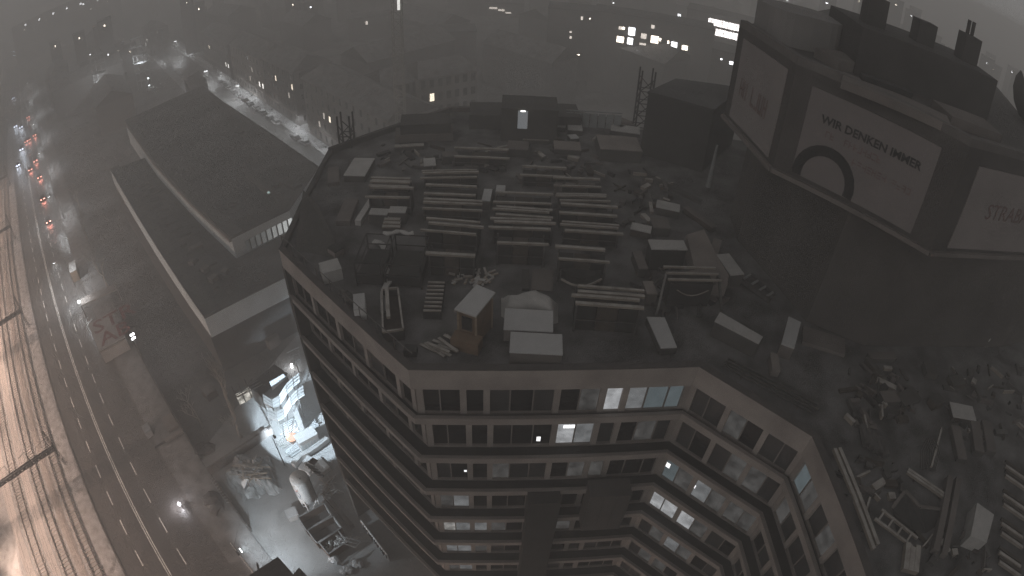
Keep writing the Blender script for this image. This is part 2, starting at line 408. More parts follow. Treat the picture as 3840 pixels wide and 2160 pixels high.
lit = {(1, 0, 8): LIT_A, (1, 2, 7): LIT_C, (1, 2, 8): LIT_C, (1, 0, 9): LIT_B, (1, 0, 10): LIT_E, (1, 0, 11): LIT_E, (1, 0, 7): LIT_C, (1, 1, 6): LIT_A, (1, 1, 7): LIT_B, (1, 1, 10): LIT_C,
       (1, 2, 3): LIT_C, (1, 3, 1): LIT_B, (1, 3, 0): LIT_C, (1, 4, 0): LIT_D, (1, 4, 1): LIT_B, (1, 4, 2): LIT_B, (1, 4, 3): LIT_C, (1, 5, 0): LIT_B, (1, 5, 1): LIT_B, (1, 5, 2): LIT_C,
       (1, 6, 0): LIT_C, (1, 6, 1): LIT_B, (1, 4, 7): LIT_C, (1, 3, 9): LIT_C,
       (2, 0, 2): LIT_C, (2, 1, 3): LIT_C, (2, 1, 4): LIT_C, (2, 2, 0): LIT_E, (2, 2, 1): LIT_C, (2, 2, 2): LIT_B, (2, 2, 3): LIT_C, (2, 2, 4): LIT_C, (2, 2, 5): LIT_C,
       (2, 3, 0): LIT_A, (2, 3, 1): LIT_A, (2, 3, 2): LIT_A, (2, 3, 3): LIT_C, (2, 4, 1): LIT_C, (2, 4, 2): LIT_B, (2, 4, 3): LIT_C, (2, 5, 1): LIT_C, (2, 5, 2): LIT_C,
       (3, 0, 0): LIT_E, (3, 0, 1): LIT_C, (3, 1, 0): LIT_C, (3, 0, 3): LIT_C, (4, 0, 1): LIT_C}
rnd = random.Random(3)
pm_cache = {}
for i in SEG:
    w0, w1 = Vector(WIN[i]), Vector(WIN[i+1]); t = (w1 - w0); Ln = t.length; t.normalize(); nrm = Vector((t.y, -t.x)); rz = math.atan2(t.y, t.x)
    for f in range(floors[i]):
        zt = ZR - f*ST; zn = zt - ST
        WP = WIN if f else WIN0
        w0, w1 = Vector(WP[i]), Vector(WP[i+1]); Ln = (w1 - w0).length
        # gallery slab, fascia, spandrel and sill of this floor
        if f:
            band(FAS[i], FAS[i+1], WIN[i], WIN[i+1], zt - .55, zt - .25).build('gallery_slab', GALM, mb)
            band(OUT[i], OUT[i+1], FAS[i], FAS[i+1], zt - .7, zt + .05).build('fascia', FACADE, mb)
            MB().bar(Vector((*OUT[i], zt + .09)), Vector((*OUT[i+1], zt + .09)), .26, .08).build('fascia_cap', CONC_L, mb)
        band(WP[i], WP[i+1], offset(WP, .25)[i], offset(WP, .25)[i+1], zt - (1.80 if not f else .56) - .16, zt - (1.752 if not f else .56)).build('spandrel', CONC, mb)
        n = panes[i]; pw = Ln/n; zh = zt - (1.97 if not f else .73); zl = zn - .02; h = zh - zl
        band(WP[i], WP[i+1], offset(WP, .9 if not f else .17)[i], offset(WP, .9 if not f else .17)[i+1], zl - .25, zl).build('sill', CONC_L, mb)
        for k in range(n):
            mat_ = lit.get((i, f, k)) or (GLASS2 if rnd.random() < (.45 if i in (2, 3) else .22) else GLASS)
            key = (round(pw, 3), round(h, 3), mat_.name)
            if key not in pm_cache: pm_cache[key] = MB().box((0, 0, 0), (pw - .07, .05, h)).mesh('window_pane', mat_)
            c = w0 + t*(pw*(k + .5)) - nrm*.2
            obj('window_pane', pm_cache[key], mb, (c.x, c.y, (zh + zl)/2), rz)
        for k in range(n + 1):
            c = w0 + t*(pw*k)
            big = k in piers[i]; ww = .42 if big else .09
            if 0 < k < n or big:
                key = (round(h, 3), big, 'p')
                if key not in pm_cache: pm_cache[key] = MB().box((0, 0, 0), (ww, .34 if big else .14, h)).mesh('pier' if big else 'mullion', FACADE if big else CONC_L)
                c = c - nrm*(.1 if big else .14) + t*(.24 if k == 0 else (-.24 if k == n else 0))
                obj('pier' if big else 'mullion', pm_cache[key], mb, (c.x, c.y, (zh + zl)/2), rz)
# closed shaft and loading bay standing out from the front
def on_front(a, d, seg=1):
    p0, p1 = Vector(OUT[seg]), Vector(OUT[seg+1]); t = (p1 - p0).normalized(); return p0 + t*a + Vector((t.y, -t.x))*d
rzf = math.atan2(1.2, 17.8)
c = on_front(9.1, .35); MB().box((c.x, c.y, 13.6), (2.5, 1.6, 27.2), rzf).build('lift_shaft', M('shaft_sheet', (.06, .057, .055), var=.3, scale=.6), mb)
c = on_front(14.1, .5); MB().box((c.x, c.y, 25.3), (3.3, 1.6, 5.6), rzf).build('service_bay', M('bay_panel', (.12, .11, .105), var=.25, scale=.5), mb)
for k in range(4): c = on_front(12.6 + k, 1.33); MB().box((c.x, c.y, 25.3), (.06, .06, 5.5), rzf).build('bay_joint', CONC_D, mb)
# bright patches seen in dark rooms: work lamps standing behind the panes
wl_ = EM('work_lamp', (1, 1, 1), 1.6)
for seg, f, a, zz, w_, h_ in ((1, 0, 8.95, 1.1, .35, .8), (1, 1, 7.9, .5, .28, .5), (2, 2, .55, 1.5, .5, .55), (2, 2, 3.4, 1.1, .14, .4), (1, 2, 2.6, .9, .2, .2), (1, 1, 10.0, 1.9, .9, .35)):
    WP = WIN if f else WIN0; p0, p1 = Vector(WP[seg]), Vector(WP[seg+1]); t = (p1 - p0).normalized(); c = p0 + t*a + Vector((t.y, -t.x))*-.165
    MB().box((c.x, c.y, ZR - (f + 1)*ST + zz), (w_, .03, h_), math.atan2(t.y, t.x)).build('work_lamp', wl_, mb)
# tarred hoist opening and scaffold rail on the left corner
for a in range(0, 9):
    p = Vector(OUT[0]).lerp(Vector(OUT[1]), a/9); MB().bar(Vector((p.x, p.y, ZR)) + Vector((.3, .3, 0)), Vector((p.x, p.y, ZR + 1.1)) + Vector((.3, .3, 0)), .05).build('rail_post', STEEL, mb)
p0, p1 = Vector((*OUT[0], ZR + 1.1)) + Vector((.3, .3, 0)), Vector((*OUT[1], ZR + 1.1)) + Vector((.3, .3, 0))
MB().bar(p0, p1, .05).build('handrail', STEEL, mb)
# sloped roof hatch by the far left corner
a, b, c_ = G(1142, 745, ZR), G(1195, 800, ZR), G(1105, 925, ZR)
MB().quad((*tri(a), ZR + .9), (*tri(b), ZR + .9), (*tri(G(1290, 960, ZR)), ZR - .3), (*tri(c_), ZR - .3)).build('sloped_deck', CONC_D, mb)
# raised plant rooms along the far edge of the roof
def boxFE(uL, vL, uR, vR, z, depth):                   # plan of a box from its top front edge, seen at height z
    a, b = G(uL, vL, z), G(uR, vR, z); t = (b - a); L = t.length; t.normalize(); n = Vector((-t.y, t.x, 0))
    return a, b, t, n, L, math.atan2(t.y, t.x), (a + b)/2 + n*(depth/2)
for (uL, vL, uR, vR, z, d, m_) in ((1500, 470, 1690, 462, ZR + 1.6, 3.0, CONC_D), (1480, 510, 1700, 500, ZR + .5, 2.2, CONC), (1760, 432, 2180, 440, ZR + 1.3, 4.0, CONC_D), (1880, 405, 2095, 415, ZR + 3.4, 4, CONC_D)):
    a, b, t, n, L, rz, c = boxFE(uL, vL, uR, vR, z, d)
    MB().box((c.x, c.y, (z + ZR - .4)/2), (L, d, z - ZR + .4), rz).build('plant_room', m_, mb)
a, b, t, n, L, rz, c = boxFE(1880, 405, 2095, 415, ZR + 3.4, 4)
c = a + t*2.2 - n*.04; MB().box((c.x, c.y, ZR + 2.2), (1.0, .05, 2.0), rz).build('lit_doorway', EM('door_glow', (.9, .95, 1), .16), mb)
MB().box((c.x, c.y - .1, ZR + 3.2), (.5, .12, .12), rz).build('door_lamp', EM('door_lamp_glow', (1, 1, .95), 2.5), mb)
# glazed canopy on the far right of the roof
a, b, t, n, L, rz, c = boxFE(2120, 450, 2330, 462, ZR + .4, .2)
for k in range(7):
    p = a + t*(L*(k + .5)/7); MB().box((p.x, p.y, ZR + .5), (L/7 - .12, .08, 1.7), rz).build('canopy_pane', M('pale_glass', (.34, .36, .37), rough=.3, var=.15, bump=0), mb)
MB().bar(a + Vector((0, 0, 1.2)), b + Vector((0, 0, 1.2)), .12).build('canopy_rail', GALV, mb)
# ------------------------------------------------------------------ banner building on the right
bb = thing('banner_building', 'tall block with overhanging upper storey carrying large printed banners', 'building', (38, 42, 40))
ZT, ZB = 59.3, 52.4
C = [G(2774, 99, ZT), G(2988, 242, ZT), G(3637, 550, ZT), G(3990, 650, ZT)]
UP = [tri(p) for p in C] + [(C[3].x + 18, C[3].y + 30), (C[0].x + 22, C[0].y + 26)]
SHAFT = [(19.3, 44), (18.9, 40.2), (21.8, 30.0), (26.2, 27.4), (44, 27.2), (64, 30), (64, 61), (30, 61)]
MB().prism(SHAFT, ZR - .36, ZB + .2).build('shaft', M('shaft_plaster', (.105, .095, .09), var=.4, scale=.3), bb)
MB().prism(UP, ZB, ZT).build('upper_storey', BANNER_D, bb)
print('UP', UP)
up_in = offset(UP + [UP[0]], .5)
for i in range(3): band(UP[i], UP[i+1], up_in[i], up_in[i+1], ZT, ZT + .5).build('parapet', MATS['plant_edge'] if 'plant_edge' in MATS else M('plant_edge', (.15, .14, .135), var=.25), bb)
for i in range(3):
    p, q = Vector((*UP[i], ZB + .12)), Vector((*UP[i+1], ZB + .12)); MB().bar(p, q, .5, .28).build('drip_edge', CONC, bb)
def face(i, a, b, z0, z1, m_, name, par, out=.06):
    p, q = Vector(UP[i]), Vector(UP[i+1]); t = (q - p).normalized(); n = Vector((t.y, -t.x)); o1, o2 = p + t*a + n*out, p + t*b + n*out
    i1, i2 = p + t*a + n*.001, p + t*b + n*.001
    return MB().prism([tuple(i1), tuple(o1), tuple(o2), tuple(i2)], z0, z1).build(name, m_, par), o1, t, n
def flen(i): return (Vector(UP[i+1]) - Vector(UP[i])).length
L1 = flen(1); print('face lengths', flen(0), L1, flen(2))
bn, o1, t, n = face(1, L1*.11, L1*.86, ZB + .55, ZT - .85, BANNER, 'banner', bb)
tx, up3 = (t.x, t.y, 0), (0, 0, 1)
W = L1*.75; Hh = ZT - .85 - ZB - .55
def put(s, fx, fz, size, m_, bold=.012): 
    p = o1 + t*(W*fx); return text('lettering', s, size, m_, (p.x, p.y, ZB + .55 + Hh*fz), tx, up3, bn, .03, bold)
put('WIR DENKEN IMMER', .12, .67, W*.084, INK, .02)
def strokes(o_, t_, n_, x0, x1, z0, h_, cnt, par, seed):
    rs = random.Random(seed); q = MB(); w_ = (x1 - x0)/cnt
    for k in range(cnt):
        if rs.random() < .14: continue
        a_ = x0 + w_*k
        for bx, bz, bw, bh in rs.sample([(0, 0, .2, 1), (.6, 0, .2, 1), (0, .82, .8, .18), (0, 0, .8, .18), (0, .42, .7, .16)], rs.choice((2, 3))):
            p_ = o_ + t_*(a_ + w_*bx) + n_*(.03 + .004*k % .01); r_ = o_ + t_*(a_ + w_*(bx + bw)) + n_*.03
            q.quad((p_.x, p_.y, z0 + h_*bz), (r_.x, r_.y, z0 + h_*bz), (r_.x, r_.y, z0 + h_*(bz + bh)), (p_.x, p_.y, z0 + h_*(bz + bh)))
    o = q.build('faded_print', RED, par); o['kind'] = 'stuff'
strokes(o1, t, n, W*.14, W*.62, ZB + .55 + Hh*.53, W*.05, 13, bn, 1); strokes(o1, t, n, W*.42, W*.9, ZB + .55 + Hh*.37, W*.05, 12, bn, 2)
arc = MB()
for k in range(16):
    a0, a1 = math.pi*k/16*1.12 - .2, math.pi*(k + 1)/16*1.12 - .2
    def pt(r, a): q = o1 + t*(W*.25 + r*math.cos(math.pi - a)) + n*.035; return (q.x, q.y, max(ZB + .56, ZB + .55 + Hh*.06 + r*1.05*math.sin(a)))
    arc.quad(pt(W*.175, a0), pt(W*.175, a1), pt(W*.25, a1), pt(W*.25, a0))
arc.build('printed_arch', INK, bn)
b2, o2, t2, n2 = face(0, flen(0)*.12, flen(0)*.9, ZB + .5, ZT - .6, M('banner_plain', (.27, .245, .24), var=.15, scale=.4, bump=.05), 'banner', bb)
strokes(o2, t2, n2, flen(0)*.1, flen(0)*.62, ZB + 2.4, 1.3, 7, b2, 5)
b3, o3, t3, n3 = face(2, flen(2)*.12, flen(2)*.98, ZB + .5, ZT - 1.0, MATS['banner_plain'], 'banner', bb)
p = o3 + t3*(flen(2)*.2); text('lettering', 'STRABAG', 1.5, RED, (p.x, p.y, ZB + 2.7), (t3.x, t3.y, 0), up3, b3, .03)
# roof structures of the banner building
def roofbox(name, uL, vL, uR, vR, z0, h, d, m_, par):
    a, b, t, n, L, rz, c = boxFE(uL, vL, uR, vR, z0, d)
    return MB().box((c.x, c.y, z0 + h/2 - .01), (L, d, h), rz).build(name, m_, par), a, t, n, L, rz
DK = M('plant_cladding', (.075, .07, .068), var=.35, scale=.5)
blk, a, t, n, L, rz = roofbox('penthouse', 3200, 275, 3700, 455, ZT, 3.1, 7, DK, bb)
for fr, w_, h_ in ((.16, 1.5, 2.0), (.52, 1.5, 1.6), (.88, 1.5, 2.0)):
    p = a + t*(L*fr) + n*3
    st_ = MB().box((p.x, p.y, ZT + 3.1 + h_/2 - .02), (w_, 1.3, h_), rz).build('chimney', DK, blk)
    if fr != .52:
        for dx in (-.4, .1): MB().box((p.x + dx, p.y, ZT + 3.1 + h_ + .5), (.22, .22, 1.1), rz).build('flue', STEEL_D, blk)
tk = MB(); c = (G(3010, 215, ZT) + Vector((1.5, 4.5, 0)))
tk.prism([(c.x + 2.8*math.copysign(abs(math.cos(a))**.5, math.cos(a)), c.y + 2.3*math.copysign(abs(math.sin(a))**.5, math.sin(a))) for a in [k*math.pi/12 for k in range(24)]], ZT - .01, ZT + 2.3)
tk.build('water_tank', M('tank_panel', (.24, .23, .225), var=.2, scale=.4), bb)
roofbox('roof_walkway', 3150, 330, 3560, 505, ZT, .5, 2.2, CONC, bb); roofbox('roof_upstand', 3050, 215, 3140, 265, ZT, .7, 2.5, CONC, bb)
roofbox('roof_upstand', 3560, 470, 3750, 540, ZT, .6, 2.5, CONC, bb); roofbox('skylight', 3230, 300, 3420, 370, ZT + .5, .3, .8, GALM, bb)
c = G(3830, 470, ZT); dish = MB()
dish.lathe((0, 0, 0), [(.2, -.5), (1.2, -.3), (2.0, .2), (2.4, .8), (2.3, .82), (1.9, .3), (.2, -.3)], 20); do = dish.build('dish', DK, None, True)
do.location = c + Vector((1, 2, 1.6)); do.rotation_euler = (math.radians(60), 0, math.radians(50)); adopt(do, bb)
# dark annexe beside the banner building
an = thing('annexe', 'dark windowless annexe between the store roof and the banner building', 'building', (15, 56, 41))
A0, A1 = G(2432, 350, 47.5), G(2560, 292, 47.5)
MB().prism([(A0.x, A0.y), (18.6, A0.y - 3), (24.5, 60.5), (A1.x - 1, 60.5)], ZR - .36, 47.5).build('wall', M('annexe_wall', (.05, .047, .046), var=.35, scale=.4), an)
MB().prism([(A0.x - .15, A0.y - .15), (18.6, A0.y - 3.15), (24.5, 60.7), (A1.x - 1.15, 60.7)], 47.5, 47.75).build('roof', BITUM, an)
q = G(2655, 700, ZR); MB().tube([q, q + Vector((.1, .2, 4.4))], [.28, .12], 8).build('light_slot_tube', M('slot_light_pale', (.26, .27, .275), var=.2), an)  # pale tube stands in for the strip of light in the slot
# ------------------------------------------------------------------ market hall left of the store: two flat tiers
hall = thing('market_hall', 'long dark two-tier flat-roofed hall with bluish end walls', 'building', (-62, 90, 0))
def polyG(pts, z): return [tri(G(u, v, z)) for u, v in pts]
zl, zu = 12.0, 16.0
low = polyG([(415, 640), (490, 770), (640, 1010), (768, 1196), (1075, 1040)], zl) + polyG([(1090, 880)], zl)
low_back = polyG([(640, 560)], zl)
LOWP = low + low_back
MB().prism(LOWP, 8.2, zl).build('lower_wall', GREYBLUE, hall)
MB().prism([tuple(Vector(p) + (Vector(LOWP[0]) - Vector(p))*.012) for p in LOWP], 0, 8.2).build('ground_floor', M('hall_dark_wall', (.07, .068, .068), var=.3, scale=.3), hall)
MB().prism(LOWP, zl, zl + .12).build('lower_roof', BITUM, hall)
par = [Vector(p) for p in low[:4]]
for a, b in zip(low[:4], low[1:4]):
    aa, bb_ = Vector(a), Vector(b); t = (bb_ - aa).normalized(); n = Vector((-t.y, t.x))
    MB().prism([tuple(aa), tuple(bb_), tuple(bb_ + n*2.6), tuple(aa + n*2.6)], zl + .12, zl + .5).build('eaves_strip', M('eaves_gravel', (.13, .125, .12), var=.3, scale=.4), hall)
rr = random.Random(11)
a0, a1 = Vector(low[2]), Vector(low[3]); b0, b1 = Vector(low[5]), Vector(low[4])
for k in range(16):                                   # roof ribs of the lower tier
    f = k/16; p = Vector(low[0]).lerp(a1, .25 + .72*f); t = (Vector(low[4]) - Vector(low[3])).normalized(); n = Vector((t.x, t.y))
    q = p + n*rr.uniform(5.0, 8.0); p = p + n*4.0
    MB().bar((p.x, p.y, zl + .3), (q.x, q.y, zl + .3), .5, .35).build('roof_rib', M('rib_felt', (.10, .097, .095), var=.3, scale=.4), hall)
UPP = polyG([(470, 455), (580, 610), (720, 760), (868, 897), (1085, 790)], zu)
UPB = polyG([(1197, 627), (1000, 490), (832, 378), (760, 322)], zu)
MB().prism(UPP + UPB, 9.0, zu).build('upper_wall', GREYBLUE, hall)
MB().prism(UPP + UPB, zu, zu + .12).build('upper_roof', BITUM, hall)
for a, b in zip(UPP[:3], UPP[1:4]):
    aa, bb_ = Vector(a), Vector(b); t = (bb_ - aa).normalized(); n = Vector((-t.y, t.x))
    MB().prism([tuple(aa), tuple(bb_), tuple(bb_ + n*2.4), tuple(aa + n*2.4)], zu + .12, zu + .45).build('eaves_strip', MATS['eaves_gravel'], hall)
    MB().prism([tuple(aa - n*.5), tuple(bb_ - n*.5), tuple(bb_ - n*.05), tuple(aa - n*.05)], zu - .4, zu + .2).build('gutter', CONC_L, hall)
e0, e1 = Vector(UPP[3]), Vector(UPP[4]); t = (e1 - e0).normalized(); n = Vector((t.y, -t.x)); Ln = (e1 - e0).length; rz = math.atan2(t.y, t.x)
hl = [EM('hall_window_%d' % k, (.93, .97, .95), s) for k, s in enumerate((.04, .06, .09, .12, .2, .3, .42, .55, .75))]
for k in range(9):
    c = e0 + t*(Ln*(.22 + .095*k)) + n*.03
    MB().box((c.x, c.y, 12.2 + 1.25), (Ln*.066, .06, 2.1), rz).build('lit_window', hl[k], hall)
    c = e0 + t*(Ln*(.22 + .095*k + .0475)) + n*.05; MB().box((c.x, c.y, 13.45), (.12, .12, 2.2), rz).build('window_post', CONC_D, hall)
for k in range(7):                                     # bits of plant and ducting on the roofs
    p = G(*[(1100, 700), (1300-420, 770), (700, 640), (940, 600), (640, 560), (900, 500), (1040, 700)][k], zu)
    MB().box((p.x, p.y, zu + .4), (rr.uniform(.8, 2), rr.uniform(.8, 3), .7), rr.uniform(0, 1.5)).build('roof_plant', CONC_D, hall)
p, q = G(935, 672, zu), G(1010, 738, zu); MB().bar((p.x, p.y, zu + .7), (q.x, q.y, zu + .7), .9, .5).build('roof_duct', CONC, hall)
MB().rock((q.x, q.y, zu + .9), .3).build('duct_lamp', EM('duct_glow', (.75, 1, .95), .5), hall)
for k, (u, v, h) in enumerate(((735, 930, 2.6), (770, 1010, 1.2), (800, 1045, 1.5), (845, 1020, 1.0), (720, 985, 1.0))):
    p = G(u, v, zl + .5); MB().box((p.x, p.y, zl + .5), (h, 1.1, 1.0), .8 + .2*k).build('roof_plant', CONC, hall)

# ------------------------------------------------------------------ side street with houses
SD = Vector((-.697, .717, 0)); SN = Vector((.717, .697, 0)); SANG = math.atan2(SD.y, SD.x)
hc = G(1154, 497, 0)                                    # street corner of the near house
off = hc.dot(SN)
def SS(o, s, z=0.0): return SN*o + SD*s + Vector((0, 0, z))
s0 = hc.dot(SD)
struct('street', MB().quad(SS(off - 15, s0 - 60, -.01), SS(off - 3.2, s0 - 60, -.01), SS(off - 3.2, s0 + 260, -.01), SS(off - 15, s0 + 260, -.01)), M('street_asphalt', (.10, .098, .096), rough=.5, var=.3, scale=.3, bump=.12))
for a, b in ((-3.2, 0), (-18.5, -15)):
    struct('side_pavement', MB().prism([tri(SS(off + a, s0 - 60)), tri(SS(off + b, s0 - 60)), tri(SS(off + b, s0 + 260)), tri(SS(off + a, s0 + 260))], -.05, .12), M('slush_pavement', (.26, .255, .25), var=.35, scale=.5, snow=.5))
def house(name, label, o0, o1, s_0, s_1, h, wallm, floors_, bays, litset, gable=3.5, side=True, grp=None):
    t = thing(name, label, 'house', SS((o0 + o1)/2, (s_0 + s_1)/2), 0, grp)
    poly = [tri(SS(o0, s_0)), tri(SS(o1, s_0)), tri(SS(o1, s_1)), tri(SS(o0, s_1))]
    MB().prism(poly, 0, h).build('wall', wallm, t)
    m_ = (o0 + o1)/2
    r = MB()
    a, b, c, d = SS(o0 - .5, s_0 - .3, h), SS(o1 + .5, s_0 - .3, h), SS(o1 + .5, s_1 + .3, h), SS(o0 - .5, s_1 + .3, h)
    e, f = SS(m_, s_0 + 3, h + gable), SS(m_, s_1 - 3, h + gable)
    r.quad(a, e, f, d); r.quad(b, c, f, e); r.quad(a, b, e); r.quad(c, d, f); r.quad(d, c, b, a); rf = r.build('roof', TILE, t)
    fh = h/floors_
    p = SS(o0, s_0); 
    MB().bar(SS(o0 - .12, s_0, fh + .1), SS(o0 - .12, s_1, fh + .1), .3, .35).build('cornice', CONC_L, t)
    MB().bar(SS(o0 - .18, s_0, h - .2), SS(o0 - .18, s_1, h - .2), .4, .4).build('cornice', CONC_L, t)
    step = (s_1 - s_0)/bays
    wm = MB().box((0, 0, 0), (1.15, .12, 1.9)).mesh('window', M('window_frame', (.3, .28, .27), var=.1, bump=0)); wp = MB().box((0, 0, 0), (.95, .06, 1.7)).mesh('pane', GLASS)
    wpl = {}
    for fl in range(floors_):
        for k in range(bays):
            w = obj('window', wm, t, SS(o0 - .02, s_0 + step*(k + .5), fl*fh + fh*.55), SANG)
            key = litset.get((fl, k))
            me = wp
            if key: me = MB().box((0, 0, 0), (.95, .06, 1.7)).mesh('pane', key)
            obj('pane', me, w, SS(o0 - .065, s_0 + step*(k + .5), fl*fh + fh*.55), SANG)
            if key is None and fl == 0 and k == 0: pass
    if side:
        for fl in range(floors_):
            for k in range(3): 
                w = obj('window', wm, t, SS(o0 + 2.2 + 3.2*k, s_0 - .02, fl*fh + fh*.55), SANG + math.pi/2); obj('pane', wp, w, SS(o0 + 2.2 + 3.2*k, s_0 - .065, fl*fh + fh*.55), SANG + math.pi/2)
    return t
LW = EM('lit_window_warm', (1, .86, .68), 2.2); LW2 = EM('lit_window_white', (1, .96, .9), 3.2); LWD = EM('lit_window_dim', (1, .9, .8), .7)
house('corner_house', 'pale plastered corner house with cornice above the single snowy car', off + .3, off + 13, s0 - 46, s0, 17, PLAST, 5, 13, {(2, 8): LW, (2, 9): LWD, (1, 10): LWD})
house('town_house', 'grey town house across the alley from the pale corner house', off + .3, off + 13, s0 + 7, s0 + 34, 17, PLAST2, 5, 8, {(2, 1): LWD, (3, 4): LW, (3, 0): LW}, side=True)
house('terrace_house', 'long terrace house behind the row of parked cars', off + .3, off + 13, s0 + 34.5, s0 + 72, 16, PLAST, 4, 11, {(1, 0): LW2, (1, 1): LW2, (2, 3): LWD, (1, 4): LWD})
house('terrace_house', 'far terrace house beyond the brightest street lamp', off + .3, off + 13, s0 + 76, s0 + 120, 15, PLAST2, 4, 12, {(1, 0): LW2, (1, 1): LW2, (2, 8): LW}, side=False)
house('street_end_house', 'dark house past the lit fences at the end of the side street', off - 18, off - 6, s0 + 175, s0 + 200, 14, PLAST2, 4, 6, {(2, 1): LW2, (1, 3): LW2}, side=True)
# pale long house right of the corner house, facing the store
def slab(name, label, uL, vL, uR, vR, z, depth, m_, floors_, bays, litset, roofm=BITUM, gable=0, grp=None, cat='building', ww=.5):
    a, b, t, n, L, rz, c = boxFE(uL, vL, uR, vR, z, depth)
    T = thing(name, label, cat, (c.x, c.y, 0), 0, grp)
    MB().box((c.x, c.y, z/2), (L, depth, z), rz).build('wall', m_, T)
    if gable:
        r = MB(); p = [a - n*.5 - t*.3, b - n*.5 + t*.3, b + n*(depth + .5) + t*.3, a + n*(depth + .5) - t*.3]; e, f = a + n*depth/2 + t*2 + Vector((0, 0, gable)), b + n*depth/2 - t*2 + Vector((0, 0, gable))
        r.quad(p[0], p[1], f, e); r.quad(p[2], p[3], e, f); r.quad(p[1], p[2], f); r.quad(p[3], p[0], e); r.quad(*p[::-1]); r.build('roof', roofm, T)
    else: MB().box((c.x, c.y, z + .15), (L + .4, depth + .4, .3), rz).build('roof', roofm, T)
    fh = z/floors_; bw = L/bays
    cache = {}
    for fl in range(floors_):
        for k in range(bays):
            m2 = litset.get((fl, k), None)
            if litset.get('only') and m2 is None: continue
            p = a + t*(bw*(k + .5)) - n*.03
            key = m2.name if m2 else 'dark'
            if key not in cache: cache[key] = MB().box((0, 0, 0), (bw*ww, .1, fh*.55)).mesh('window', m2 or GLASS)
            obj('window', cache[key], T, (p.x, p.y, fl*fh + fh*.55), rz)
    return T
slab('apartment_house', 'pale apartment house with rows of dark windows behind the store roof', 1570, 298, 1790, 262, 19, 12, PLAST, 5, 7, {(3, 1): LW, (2, 1): LWD}, TILE, 3)
slab('apartment_house', 'shadowed house with one lit cross-barred window left of the pale apartment house', 1430, 330, 1568, 300, 18, 12, PLAST2, 5, 5, {(2, 3): LW}, TILE, 3)
# ------------------------------------------------------------------ cars
HEAD = EM("headlight_glow", (.72, .8, 1), 5000); TAIL = EM('taillight_glow', (1, .36, .28), 160)
def make_car(name, label, paint, cat='car', group=None, head=None, tail=None, snow=True, van=False):
    t = thing(name, label, cat, (0, 0, 0), 0, group)
    h1 = .95; w = .86
    b = MB()
    prof = [(-2.1, .35), (-2.15, .7), (-2.0, .92), (-1.2, 1.0), (.9, .98), (1.9, .82), (2.12, .62), (2.12, .35)]
    n = len(prof)
    for sx, ins in ((-1, .0), (1, .0)):
        for y, z in prof: b.v.append((sx*(w - (.05 if z > .9 else 0)), y, z))
    b.f = [tuple(range(n)), tuple(range(2*n - 1, n - 1, -1))] + [((i+1) % n, i, n + i, n + (i+1) % n) for i in range(n)]
    b.build('body', paint, t)
    c = MB(); base = [(-.8, -1.75 if not van else -2.0), (.8, -1.75 if not van else -2.0), (.8, .95), (-.8, .95)]; top = [(-.64, -1.25 if not van else -1.9), (.64, -1.25 if not van else -1.9), (.64, .25), (-.64, .25)]
    c.prism(base, .95, 1.42 if not van else 1.75, top); c.build('cabin', GLASS, t)
    r = MB().prism([(-.66, -1.3 if not van else -1.92), (.66, -1.3 if not van else -1.92), (.66, .3), (-.66, .3)], (1.42 if not van else 1.75) - .01, 1.5 if not van else 1.84); r.build('roof', SNOWM if snow else paint, t)
    if snow: MB().prism([(-.7, 1.0), (.7, 1.0), (.62, 1.8), (-.62, 1.8)], .93, .99).build('snow_on_bonnet', SNOWM, t)
    for x in (-.8, .8):
        for y in (-1.3, 1.35):
            wh = MB().tube([(x - .1, y, .32), (x + .1, y, .32)], .32, 12).build('wheel', RUBBER, t)
            MB().tube([(x + (.1 if x > 0 else -.1) - .01, y, .32), (x + (.1 if x > 0 else -.1) + .01, y, .32)], .19, 10).build('rim', STEEL, wh)
    for x in (-.6, .6):
        MB().box((x, 2.1, .68), (.7, .1, .46)).build("headlight", head or GALV, t)
        MB().box((x, -2.14, .72), (.44, .06, .28)).build("taillight", tail or RED, t)
    return t
pw_ = M('white_car_paint', (.6, .6, .6), rough=.35, var=.05, bump=0); pd = M('dark_car_paint', (.03, .03, .033), rough=.3, var=.05, bump=0); ps = M('silver_car_paint', (.26, .27, .28), rough=.35, metal=.4, var=.05, bump=0)
GP = 'cars parked along the side street'
park = {k: make_car(nm, lb, m_, 'car', GP, van=v) for k, nm, lb, m_, v in (
    ('w', 'parked_car', 'white snow-covered car in the row parked under the street lamps', pw_, False), ('d', 'parked_car', 'dark car with a snowy roof parked in the row along the terrace', pd, False),
    ('s', 'parked_car', 'silver car with snow on the bonnet parked in the row along the terrace', ps, False), ('v', 'parked_van', 'pale boxy van at the end of the parked row beside the bare tree', pw_, True))}
used = set()
def put_car(k, p, rz, label=None):
    if k in used: c = dup(park[k], p, rz)
    else: c = park[k]; used.add(k); c.location = p; c.rotation_euler = (0, 0, rz)
    if label: c['label'] = label
    return c
ca = SANG - math.pi/2
for k, (kk, ss_) in enumerate((('v', 14.6), ('d', 20), ('s', 26.5), ('w', 33), ('s', 39), ('d', 45), ('w', 51.5), ('d', 58), ('w', 65), ('s', 71.5), ('d', 78))): put_car(kk, SS(off - 4.3, s0 + ss_, 0), ca)
put_car('d', SS(off - 4.6, s0 - 1.5, 0), ca, 'dark car with a thick white snow roof standing alone by the corner house')
put_car('s', SS(off - 4.2, s0 - 7, 0), ca + .1, 'dull silver car parked in shade behind the lone snow-roofed car')
